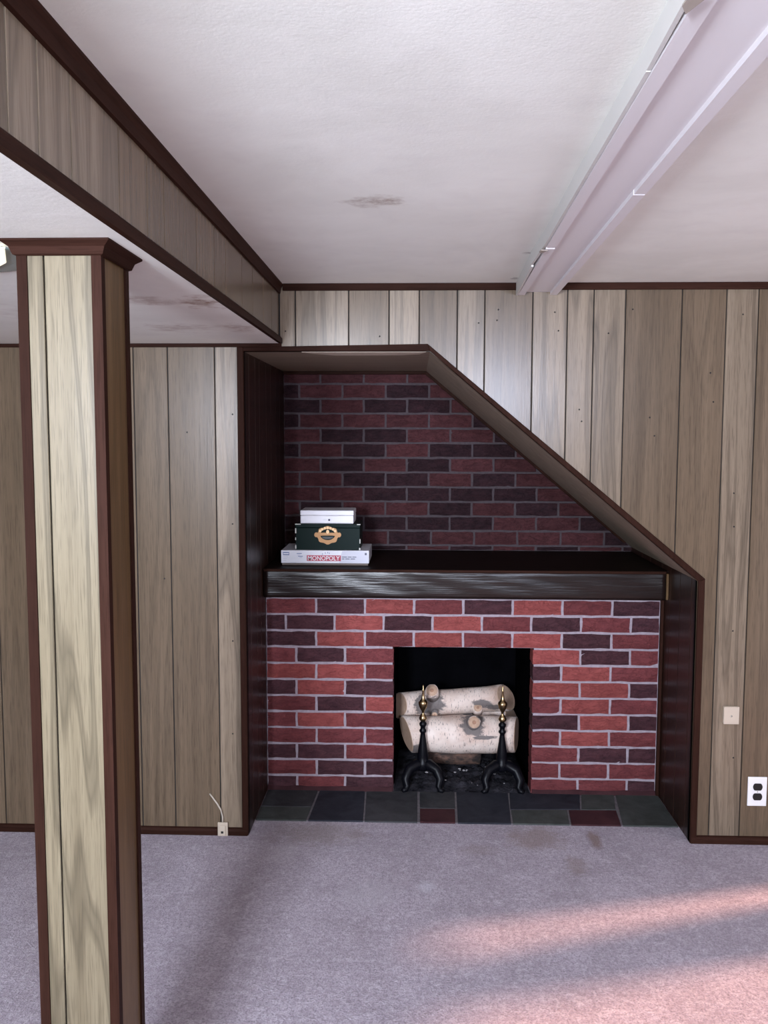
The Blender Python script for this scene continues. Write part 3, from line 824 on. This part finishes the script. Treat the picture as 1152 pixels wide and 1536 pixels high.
# ------------------------------------------------------------------ hearth of slate tiles
hearth = thing('hearth', 'floor-level hearth of dark slate tiles in front of the fireplace', 'hearth', (0.22, 3.75, 0))
hx0, hx1, hy0, hy1 = NL + 0.003, NR - 0.003, 3.590, D1 - 0.001
box('grout_bed', hx0, hx1, hy0 + 0.003, hy1, 0.0003, 0.0042, GROUT, hearth)
tiles = [([(-0.659, 3.725), (-0.440, 3.725), (-0.430, 3.910), (-0.659, 3.910)], 'k'), ([(-0.659, 3.590), (-0.447, 3.590), (-0.440, 3.718), (-0.659, 3.718)], 'g'),
         ([(-0.438, 3.590), (-0.207, 3.590), (-0.216, 3.910), (-0.421, 3.910)], 'b'), ([(-0.200, 3.590), (0.021, 3.590), (0.023, 3.910), (-0.209, 3.910)], 'k'),
         ([(0.033, 3.731), (0.186, 3.733), (0.191, 3.910), (0.033, 3.910)], 'k'), ([(0.033, 3.590), (0.180, 3.590), (0.184, 3.725), (0.033, 3.723)], 'r'),
         ([(0.191, 3.590), (0.413, 3.590), (0.432, 3.910), (0.199, 3.910)], 'b'), ([(0.425, 3.731), (0.726, 3.742), (0.756, 3.910), (0.440, 3.910)], 'b'),
         ([(0.421, 3.590), (0.655, 3.590), (0.668, 3.731), (0.427, 3.723)], 'g'), ([(0.734, 3.742), (0.880, 3.744), (0.908, 3.910), (0.764, 3.910)], 'g'),
         ([(0.663, 3.590), (0.868, 3.590), (0.880, 3.736), (0.676, 3.732)], 'r'), ([(0.876, 3.590), (1.103, 3.590), (1.103, 3.910), (0.916, 3.910)], 'g')]
rt = random.Random(12)
for poly, c in tiles:
    prism('tile', list(reversed(poly)), 0.0062 + rt.uniform(0, 0.0012), 0.0005, 'xy', SLATE[c], hearth, 0.0012)


# ------------------------------------------------------------------ andirons
def andiron(x, label):
    y = 3.975
    t = thing('andiron', label, 'andiron', (x, y, 0), 'pair of andirons in the fireplace')
    black = [(0.026, 0.085), (0.032, 0.095), (0.032, 0.122), (0.026, 0.130), (0.0255, 0.150), (0.021, 0.185), (0.0155, 0.220), (0.0115, 0.250), (0.0110, 0.258), (0.0165, 0.264), (0.0165, 0.271),
             (0.0115, 0.278), (0.0120, 0.288), (0.0170, 0.295), (0.0170, 0.303), (0.0110, 0.310), (0.0100, 0.314)]
    lathe('shaft', black, (x, y, 0), IRON, t, 20)
    brass = [(0.0100, 0.314), (0.0165, 0.319), (0.0185, 0.328), (0.0135, 0.340), (0.0060, 0.349), (0.0060, 0.356), (0.0085, 0.362), (0.0170, 0.378), (0.0215, 0.394), (0.0215, 0.403), (0.0140, 0.411),
             (0.0085, 0.418), (0.0065, 0.434), (0.0045, 0.450), (0.0060, 0.455), (0.0060, 0.460), (0.0035, 0.465), (0.0032, 0.478), (0.0010, 0.484)]
    lathe('finial', brass, (x, y, 0), BRASS, t, 20)
    for s in (-1, 1):
        pts = [(x, y, 0.108), (x + s * 0.030, y - 0.012, 0.112), (x + s * 0.062, y - 0.030, 0.094), (x + s * 0.080, y - 0.046, 0.058), (x + s * 0.074, y - 0.056, 0.026), (x + s * 0.078, y - 0.066, 0.012), (x + s * 0.094, y - 0.074, 0.010)]
        lg = tube('leg', pts, [0.026, 0.026, 0.0235, 0.020, 0.0155, 0.013, 0.0105], IRON, t, 10)
    tube('rear_leg', [(x, y + 0.30, 0.098), (x, y + 0.32, 0.05), (x, y + 0.325, 0.004)], [0.010, 0.009, 0.008], IRON, t, 8)
    box('log_bar', x - 0.009, x + 0.009, y + 0.010, y + 0.325, 0.096, 0.112, IRON, t, 0.002)
    tube('log_stop', [(x, y + 0.055, 0.104), (x, y + 0.052, 0.135)], [0.009, 0.007], IRON, t, 8)
    return t
andiron(0.047, 'black iron andiron with brass finial, nearer the left jamb of the firebox')
andiron(0.410, 'black iron andiron with brass finial, nearer the right jamb of the firebox')

# ------------------------------------------------------------------ birch logs
def log(name, label, p0, p1, r, seed, knots, stubs, cut0=(0, 0), cut1=(0, 0)):
    """p0/p1 axis ends; cut = how far the saw cut leans (forward, up) at each end"""
    rl = random.Random(seed)
    p0, p1 = Vector(p0), Vector(p1)
    t = thing(name, label, 'log', ((p0.x + p1.x) / 2, (p0.y + p1.y) / 2, min(p0.z, p1.z) - r), 'birch logs in the fireplace')
    mat = bark_mat('birch_bark', knots, (p1 - p0).length)
    d = (p1 - p0).normalized(); s = Vector((0, -1, 0)); s = (s - d * s.dot(d)).normalized(); u = d.cross(s) * -1
    if u.z < 0: u = -u
    N, S = 18, 28
    ph = [rl.uniform(0, 6.28) for _ in range(6)]
    def ringpt(tt, a, k=1.0):
        rr = r * (1 + 0.035 * math.sin(2 * a + ph[0]) + 0.022 * math.sin(3 * a + ph[1]) + 0.03 * math.sin(tt * 7 + ph[2]) + 0.015 * math.sin(tt * 17 + 2 * a + ph[3])) * k
        c = p0.lerp(p1, tt)
        o = s * (rr * math.cos(a)) + u * (rr * math.sin(a))
        fw, upc = math.cos(a) * k, math.sin(a) * k
        w0, w1 = max(0, 1 - tt * 4), max(0, 1 - (1 - tt) * 4)
        lean = (cut0[0] * fw + cut0[1] * upc) * w0 + (cut1[0] * fw + cut1[1] * upc) * w1
        return c + o + d * lean
    V, F = [], []
    for i in range(N + 1):
        for k in range(S): V.append(ringpt(i / N, 2 * math.pi * k / S))
    for i in range(N):
        for k in range(S):
            k2 = (k + 1) % S; F.append((i * S + k, i * S + k2, (i + 1) * S + k2, (i + 1) * S + k))
    F.append(tuple(range(S))); F.append(tuple(N * S + k for k in range(S)))
    from_data('bark', V, F, mat, t, True)
    for tt, sg in ((0.0, -1), (1.0, 1)):      # sawn faces, a hair proud of the bark ends
        cv = [ringpt(tt, 2 * math.pi * k / S, 0.93) + d * (sg * 0.002) for k in range(S)]
        bv = [ringpt(tt, 2 * math.pi * k / S, 0.95) - d * (sg * 0.004) for k in range(S)]
        F = [tuple(range(S)), tuple(range(2 * S - 1, S - 1, -1))] + [(k, S + k, S + (k + 1) % S, (k + 1) % S) for k in range(S)]
        from_data('sawn_end', cv + bv, F, CUT, t)
    for (a, b, rs) in stubs:
        a, b = Vector(a), Vector(b)
        st = tube('branch_stub', [a, a.lerp(b, 0.5), b], [rs * 1.12, rs * 1.04, rs], mat, t, 16, 0.04, rl)
        dd = (b - a).normalized()
        tube('sawn_end', [b - dd * 0.002, b + dd * 0.0015], [rs * 0.90, rs * 0.88], CUT, st, 16)
        tube('heart', [b + dd * 0.0005, b + dd * 0.0022], [rs * 0.34, rs * 0.30], PITH, st, 12)
    return t
log('birch_log', 'thickest white birch log lying in front across the andirons', (-0.030, 4.115, 0.205), (0.490, 4.115, 0.209), 0.090, 21,
    [(0.280, 4.03, 0.275, 0.060, 0.055), (0.02, 4.03, 0.155, 0.040, 0.030), (0.33, 4.03, 0.222, 0.06, 0.010)], [((0.283, 4.09, 0.262), (0.283, 3.998, 0.302), 0.030)], (0.030, -0.016), (-0.022, 0.0))
log('birch_log', 'pale birch log on top of the pile, rising to a slanted sawn end', (-0.066, 4.235, 0.304), (0.452, 4.235, 0.350), 0.063, 22,
    [(0.100, 4.17, 0.330, 0.062, 0.060), (0.04, 4.17, 0.325, 0.036, 0.055), (0.335, 4.17, 0.335, 0.05, 0.024), (0.385, 4.17, 0.318, 0.05, 0.016)],
    [((0.098, 4.225, 0.345), (0.090, 4.130, 0.412), 0.0310), ((0.110, 4.205, 0.300), (0.104, 4.145, 0.288), 0.016)], (0.040, 0.014), (-0.040, -0.026))
log('birch_log', 'birch log lying low at the back, mostly hidden by the front log', (0.100, 4.330, 0.200), (0.495, 4.330, 0.206), 0.076, 23,
    [(0.27, 4.26, 0.265, 0.03, 0.02)], [((0.318, 4.30, 0.240), (0.312, 4.170, 0.318), 0.022)], (0.0, 0.0), (-0.03, -0.03))
def char_mat():
    m = NT_('charred_wood'); a = m.noise(m.coords((20, 40, 40)), 1.0, 4.0, 0.7)
    m.base(m.mix(m.ramp(a, [(0.4, 0.0), (0.65, 1.0)]), (0.022, 0.016, 0.014), (0.16, 0.085, 0.06))); m.set(Roughness=0.85); m.bump(a, 0.6, 0.008); return m.m
ch = thing('charred_log', 'half-burnt reddish brown log lying on the ash under the birch', 'log', (0.2, 4.2, 0.02))
tube('charred_bark', [(0.06, 4.215, 0.062), (0.12, 4.213, 0.066), (0.2, 4.21, 0.065), (0.28, 4.208, 0.066), (0.33, 4.205, 0.060)], [0.034, 0.041, 0.042, 0.040, 0.033], char_mat(), ch, 14, 0.05, random.Random(4))

# ------------------------------------------------------------------ boxes on the mantel
ST = 1.0338
gb = thing('board_game_box', 'flat white board game box with red title strip at the bottom of the stack', 'box', (-0.40, 4.10, ST))
gy = 3.955
gx0, gx1 = -0.599, -0.201
box('tray', gx0 + 0.004, gx1 - 0.004, gy + 0.004, gy + 0.258, ST, ST + 0.050, CARDB, gb, 0.001)
lidb = box('lid', gx0, gx1, gy, gy + 0.262, ST + 0.010, ST + 0.068, CARD, gb, 0.0015)
Z0 = ST + 0.010
def dash(x0, x1, z0, z1, mat, par, y=None, name='print', th=0.0006):
    y = gy if y is None else y
    return box(name, x0, x1, y - th, y + 0.0002, z0, z1, mat, par)
dash(-0.353, gx1 + -0.002, Z0 + 0.002, Z0 + 0.056, CARDG, lidb, name='grey_panel', th=0.0003) if False else None
prism('grey_panel', [(-0.335, Z0 + 0.002), (gx1 - 0.002, Z0 + 0.002), (gx1 - 0.002, Z0 + 0.056), (-0.322, Z0 + 0.056)], gy - 0.0003, gy + 0.0002, 'xz', CARDG, lidb)
dash(-0.482, -0.328, Z0 + 0.010, Z0 + 0.036, INKR, lidb, name='title_strip', th=0.0008)
text_mesh('title_lettering', 'MONOPOLY', 0.028, (-0.477, gy - 0.0009, Z0 + 0.0135), INKW, lidb, 0.0003, 0.144, 0.0, 0.0002)
dash(-0.590, -0.562, Z0 + 0.036, Z0 + 0.050, INKB, lidb, name='blue_badge')
dash(-0.588, -0.564, Z0 + 0.040, Z0 + 0.046, CARD, lidb, name='badge_window', th=0.0009)
for k, (a, b) in enumerate(((-0.590, -0.567), (-0.590, -0.572), (-0.590, -0.575))):
    dash(a, b, Z0 + 0.027 - k * 0.008, Z0 + 0.029 - k * 0.008, CARDG, lidb, name='print_line')
for k, (a, b, z) in enumerate(((-0.528, -0.505, 0.042), (-0.525, -0.512, 0.036), (-0.522, -0.500, 0.030), (-0.515, -0.503, 0.024))):
    dash(a, b, Z0 + z, Z0 + z + 0.003, INKB if k % 2 == 0 else CARDG, lidb, name='print_line')
for a, b, z in ((-0.323, -0.300, 0.027), (-0.297, -0.279, 0.027), (-0.276, -0.258, 0.027), (-0.323, -0.312, 0.0185), (-0.308, -0.288, 0.0185), (-0.284, -0.264, 0.0185)):
    dash(a, b, Z0 + z, Z0 + z + 0.0035, INKK, lidb, name='print_line', th=0.0008)
dash(-0.220, -0.211, Z0 + 0.038, Z0 + 0.048, INKK, lidb, name='dark_badge', th=0.0008)
for dx, dz, an in ((-0.411, 0.043, 0.4), (-0.398, 0.047, -0.3), (-0.388, 0.049, 0.5), (-0.380, 0.046, -0.5)):
    c, s_ = math.cos(an), math.sin(an)
    prism('print_mark', [(dx - 0.0012 * c, Z0 + dz - 0.004), (dx + 0.0012, Z0 + dz - 0.004), (dx + 0.0012 + 0.002 * s_, Z0 + dz + 0.003), (dx - 0.0012 + 0.002 * s_, Z0 + dz + 0.003)], gy - 0.0006, gy + 0.0002, 'xz', INKB, lidb)

g0 = ST + 0.0682
gr = thing('green_box', 'dark green keepsake box with ornate gold emblem, worn white corners', 'box', (-0.39, 4.08, g0))
qy = 3.975
qx0, qx1, qz1 = -0.535, -0.243, g0 + 0.118
box('body', qx0, qx1, qy, qy + 0.20, g0, g0 + 0.100, GREEN, gr, 0.0015)
box('lid', qx0 - 0.001, qx1 + 0.001, qy - 0.001, qy + 0.201, g0 + 0.1003, qz1, GREEN, gr, 0.0025, 2)
for (a, b, c, d) in ((qx0 - 0.002, qx0 + 0.003, g0 + 0.004, g0 + 0.022), (qx0 - 0.002, qx0 + 0.002, g0 + 0.045, g0 + 0.056), (qx0 - 0.002, qx0 + 0.003, g0 + 0.075, g0 + 0.098), (qx1 - 0.004, qx1 + 0.002, g0 + 0.0, g0 + 0.010), (qx1 - 0.002, qx1 + 0.002, g0 + 0.03, g0 + 0.05)):
    box('worn_edge', a, b, qy - 0.0012, qy + 0.003, c, d, WORN, gr)
for (a, b) in ((qx0 - 0.0025, qx0 + 0.024), (qx1 - 0.014, qx1 + 0.0025)):
    box('worn_corner', a, b, qy - 0.0025, qy + 0.004, qz1 - 0.004, qz1 + 0.0006, WORN, gr, 0.0008)
# emblem: beaded oval wreath with side scrolls round a dark crescent
ex, ez, ey = -0.389, g0 + 0.067, qy - 0.0015
em = prism('emblem', [(ex + 0.050 * math.cos(a) * (1 + 0.06 * math.cos(8 * a)), ez + 0.040 * math.sin(a) * (1 + 0.06 * math.cos(8 * a))) for a in [2 * math.pi * k / 48 for k in range(48)]], ey - 0.0012, ey + 0.0018, 'xz', GOLD, gr)
prism('emblem_field', [(ex + 0.034 * math.cos(a), ez + 0.025 * math.sin(a) + 0.003) for a in [2 * math.pi * k / 32 for k in range(32)]], ey - 0.0016, ey + 0.0002, 'xz', GREEN, em)
prism('emblem_crescent', [(ex + 0.026 * math.cos(a), ez - 0.006 + 0.012 * math.sin(a)) for a in [math.pi + math.pi * k / 12 for k in range(13)]], ey - 0.0024, ey + 0.0002, 'xz', plain('emblem_black', (0.008, 0.008, 0.008), 0.4), em)
prism('emblem_ribbon', [(ex - 0.052, ez - 0.004), (ex - 0.02, ez - 0.001), (ex + 0.02, ez - 0.001), (ex + 0.052, ez - 0.004), (ex + 0.053, ez + 0.009), (ex + 0.02, ez + 0.012), (ex - 0.02, ez + 0.012), (ex - 0.053, ez + 0.009)], ey - 0.0021, ey + 0.0002, 'xz', GOLD, em)
for s in (-1, 1):
    lathe_pts = [(ex + s * 0.052 + 0.009 * math.cos(a), ez + 0.002 + 0.011 * math.sin(a)) for a in [2 * math.pi * k / 16 for k in range(16)]]
    prism('emblem_scroll', lathe_pts, ey - 0.0018, ey + 0.0004, 'xz', GOLD, em)
for k in range(7):
    a = math.radians(35 + k * 18.3)
    cx_, cz_ = ex + 0.041 * math.cos(a), ez + 0.034 * math.sin(a)
    prism('emblem_bead', [(cx_ + 0.0058 * math.cos(b), cz_ + 0.0058 * math.sin(b)) for b in [2 * math.pi * j / 12 for j in range(12)]], ey - 0.0028, ey + 0.0002, 'xz', GOLDP, em)
prism('emblem_boss', [(ex + 0.007 * math.cos(b), ez + 0.016 + 0.009 * math.sin(b)) for b in [2 * math.pi * j / 14 for j in range(14)]], ey - 0.003, ey + 0.0002, 'xz', GOLDP, em)

w0 = qz1 + 0.0008
wt = thing('white_tin', 'small white lidded tin on top of the green box', 'box', (-0.395, 4.07, w0))
vx0, vx1, vy = -0.514, -0.273, 3.985
box('body', vx0, vx1, vy, vy + 0.17, w0, w0 + 0.036, BOXW, wt, 0.004, 3)
box('lid', vx0 - 0.001, vx1 + 0.001, vy - 0.001, vy + 0.171, w0 + 0.0365, w0 + 0.060, BOXW, wt, 0.005, 3)
lt = box('latch', -0.408, -0.374, vy - 0.003, vy + 0.001, w0 + 0.014, w0 + 0.022, BOXW, wt, 0.001)
tube('latch_pin', [(-0.383, vy - 0.004, w0 + 0.017), (-0.383, vy - 0.001, w0 + 0.017)], [0.0045, 0.0045], INKK, lt, 12)

# ------------------------------------------------------------------ panelled column
cx0, cx1, cy0, cy1 = -0.730, -0.580, 1.644, 1.794
colm = thing('column', 'square wood-panelled post with dark corner mouldings under the low ceiling', 'column', ((cx0 + cx1) / 2, (cy0 + cy1) / 2, 0))
box('core', cx0 + 0.008, cx1 - 0.008, cy0 + 0.008, cy1 - 0.008, 0.001, HS - 0.001, GROOVE, colm)
CW = 0.019
box('plank', cx0 + 0.012, -0.6865, cy0, cy0 + 0.009, 0.002, HS - 0.004, COLP, colm, 0.001)
box('plank', -0.6835, cx1 - 0.012, cy0, cy0 + 0.009, 0.002, HS - 0.004, COLP, colm, 0.001)
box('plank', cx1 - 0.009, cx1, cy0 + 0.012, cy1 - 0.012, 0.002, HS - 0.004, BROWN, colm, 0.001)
box('plank', cx0, cx0 + 0.009, cy0 + 0.012, cy1 - 0.012, 0.002, HS - 0.004, MID, colm, 0.001)
box('plank', cx0 + 0.012, cx1 - 0.012, cy1 - 0.009, cy1, 0.002, HS - 0.004, MID, colm, 0.001)
T = 0.004
for sx, X in ((1, cx0 - T), (-1, cx1 + T)):
    for sy, Y in ((1, cy0 - T), (-1, cy1 + T)):
        p = [(X, Y), (X + sx * CW, Y), (X + sx * CW, Y + sy * T), (X + sx * T, Y + sy * T), (X + sx * T, Y + sy * CW), (X, Y + sy * CW)]
        prism('corner_moulding', p, 0.001, HS - 0.002, 'xy', TRIM, colm)
# crown: four mitred flaring pieces
cp = [(T + 0.0005, 0.0), (T + 0.022, 0.0), (T + 0.022, -0.004), (T + 0.010, -0.013), (T + 0.005, -0.026), (T + 0.0005, -0.028)]
cc = [(cx0, cy0), (cx1, cy0), (cx1, cy1), (cx0, cy1)]
nn = [(-1, -1), (1, -1), (1, 1), (-1, 1)]
for k in range(4):
    (ax, ay), (bx, by_) = cc[k], cc[(k + 1) % 4]
    (na, nb), (ma, mb) = nn[k], nn[(k + 1) % 4]
    V = [(ax + na * o, ay + nb * o, HS - 0.0005 + z) for o, z in cp] + [(bx + ma * o, by_ + mb * o, HS - 0.0005 + z) for o, z in cp]
    n = len(cp)
    F = [tuple(range(n)), tuple(range(2 * n - 1, n - 1, -1))] + [(i, n + i, n + (i + 1) % n, (i + 1) % n) for i in range(n)]
    from_data('crown_moulding', V, F, TRIMX if k % 2 == 0 else TRIMY, colm)

# ------------------------------------------------------------------ boxed beam on the ceiling
beam = thing('boxed_beam', 'white painted box cover running along the ceiling, edged with battens', 'beam', (0.42, 1.5, 2.15))
SK = 0.0205                                # it runs slightly out of square
def bx_(x, y): return 0.389 + x + SK * (y - 3.44)
def run(name, prof, y0, y1, mat, dx0=0.0, dx1=0.0):
    A = [(bx_(x + dx0, y0), y0, z) for x, z in prof]; B = [(bx_(x + dx1, y1), y1, z) for x, z in prof]
    n = len(prof)
    F = [tuple(range(n)), tuple(range(2 * n - 1, n - 1, -1))] + [(i, n + i, n + (i + 1) % n, (i + 1) % n) for i in range(n)]
    return from_data(name, A + B, F, mat, beam)
YE = D - 0.001
def rect(x0, x1, z0, z1): return [(x0, z0), (x1, z0), (x1, z1), (x0, z1)]
run('cover_board', rect(0.004, 0.150, 2.166, 2.170), YF, YE, PAINT)
run('cheek_board', rect(0.144, 0.150, 2.170, 2.2), YF, YE, PAINT)
run('batten', rect(0.126, 0.152, 2.1545, 2.166), 2.05, YE, PAINT)
run('batten', rect(0.127, 0.153, 2.1550, 2.166), YF, 2.046, PAINT)
run('batten', rect(0.004, 0.030, 2.1545, 2.166), 2.62, YE, PAINT)
run('batten', rect(0.003, 0.030, 2.1545, 2.166), YF, 2.60, PAINT)
# side boards, sprung away from the cover at two places
run('side_board', rect(-0.004, 0.0032, 2.153, 2.2), 2.88, YE, PAINT_SHADED, -0.005, 0.0)
run('side_board', rect(-0.004, 0.0032, 2.157, 2.2), 1.38, 2.60, PAINT_SHADED, -0.001, -0.001)
run('side_board', rect(-0.004, 0.0032, 2.158, 2.2), 2.60, 2.88, PAINT_SHADED, -0.001, -0.007)
run('side_board', rect(-0.004, 0.0032, 2.158, 2.2), 0.6, 1.38, PAINT_SHADED, -0.014, -0.001)
run('side_board', rect(-0.004, 0.0032, 2.157, 2.2), YF, 0.6, PAINT_SHADED, -0.001, -0.014)
run('gap_shade', rect(0.0034, 0.0039, 2.1665, 2.2), 2.70, 3.1, GROOVE)  # black strips standing in for the shade inside the sprung gaps
run('gap_shade', rect(-0.002, 0.0028, 2.1665, 2.2), 0.4, 1.0, GROOVE)
for (x, y, w, h, tw) in ((-0.008, 2.60, 0.016, 0.045, 0.012), (-0.008, 1.12, 0.020, 0.055, 0.016)):
    X = bx_(x, y)
    prism('torn_tape', [(X - 0.004, y), (X + w, y + h * 0.15), (X + w * 0.7, y + h * 0.45), (X + w * 0.25, y + h), (X - 0.006, y + h * 0.6)], 2.150 - tw * 0.3, 2.1525 - tw * 0.3, 'xy', PAPER, beam)

# ------------------------------------------------------------------ ceiling lamp, half hidden by the column
lamp = thing('ceiling_lamp', 'ceiling lamp with lit square shade half hidden behind the column', 'lamp', (-0.99, 1.95, HS - 0.09))
lathe('pan', [(0.150, -0.0070), (0.163, -0.0062), (0.170, -0.0045), (0.170, -0.0015)], (-0.932, 1.765, HS), LAMPPAN, lamp, 36)
prism('diffuser', [(-0.766, 1.665), (-0.826, 1.800), (-0.868, 1.850), (-1.05, 1.81), (-0.985, 1.625)], HS - 0.0105, HS - 0.0071, 'xy', GLOW, lamp, 0.0008)

# ------------------------------------------------------------------ plates and jack on the wall
sp = thing('blank_wall_plate', 'small ivory blank cover box on the panelling above the outlet', 'wall plate', (1.252, D, 0.49))
box('back_box', 1.2215, 1.2800, D - 0.014, D, 0.492, 0.560, PLASTIC, sp, 0.002)
box('cover', 1.2205, 1.2810, D - 0.018, D - 0.0142, 0.491, 0.561, PLASTIC, sp, 0.0015)
tube('screw', [(1.2508, D - 0.0178, 0.524), (1.2508, D - 0.0195, 0.524)], [0.0040, 0.0034], SCREW, sp, 12)
ou = thing('outlet', 'white duplex outlet plate with two black receptacles near the baseboard', 'outlet', (1.366, D, 0.155))
box('plate', 1.3290, 1.4040, D - 0.006, D, 0.156, 0.2745, WHITEP, ou, 0.003, 2)
for zc in (0.2345, 0.1945):
    R_, hw = 0.0185, 0.0142
    pts = [(1.3675 + R_ * math.cos(a), zc + max(-hw, min(hw, R_ * math.sin(a)))) for a in [2 * math.pi * k / 32 for k in range(32)]]
    rc = prism('receptacle', pts, D - 0.0078, D - 0.0058, 'xz', BLACKP, ou)
tube('screw', [(1.3675, D - 0.0058, 0.2145), (1.3675, D - 0.0068, 0.2145)], [0.0028, 0.0024], SCREW, ou, 10)
pj = thing('phone_jack', 'small beige phone jack with a stiff cord standing on the baseboard', 'phone jack', (-0.767, D - 0.02, 0))
box('back_plate', -0.787, -0.746, D - 0.022, D - 0.0145, 0.001, 0.058, PLASTIC, pj, 0.002)
cv = box('cover', -0.777, -0.754, D - 0.029, D - 0.0222, 0.006, 0.047, PLASTIC, pj, 0.003, 2)
box('socket', -0.772, -0.762, D - 0.0302, D - 0.0288, 0.016, 0.025, BLACKP, cv)
tube('cord', [(-0.767, D - 0.018, 0.057), (-0.768, D - 0.016, 0.080), (-0.775, D - 0.012, 0.108), (-0.790, D - 0.010, 0.132), (-0.808, D - 0.007, 0.155), (-0.822, D - 0.003, 0.170)], [0.0036, 0.0036, 0.0034, 0.0032, 0.0030, 0.0026], CORD, pj, 8)

# ------------------------------------------------------------------ unseen pendant added behind the viewer to brighten the ceiling
pl = thing('fill_pendant', 'unseen white globe pendant added to brighten the main ceiling', 'lamp', (-0.20, -0.50, 1.39))
def globe_mat():
    m = NT_('globe_lit'); m.base((0.9, 0.9, 0.9))
    m.b.inputs['Emission Color'].default_value = (1.0, 0.94, 0.86, 1); m.b.inputs['Emission Strength'].default_value = 48.0
    return m.m
lathe('globe', [(0.13 * math.sin(math.pi * k / 16) + 0.0005, 1.52 - 0.13 * math.cos(math.pi * k / 16)) for k in range(17)], (-0.20, -0.50, 0), globe_mat(), pl, 28)
lathe('canopy', [(0.012, 1.648), (0.03, 1.652), (0.03, 1.67), (0.008, 1.68), (0.008, 2.18), (0.055, 2.185), (0.055, 2.1985)], (-0.20, -0.50, 0), SCREW, pl, 20)
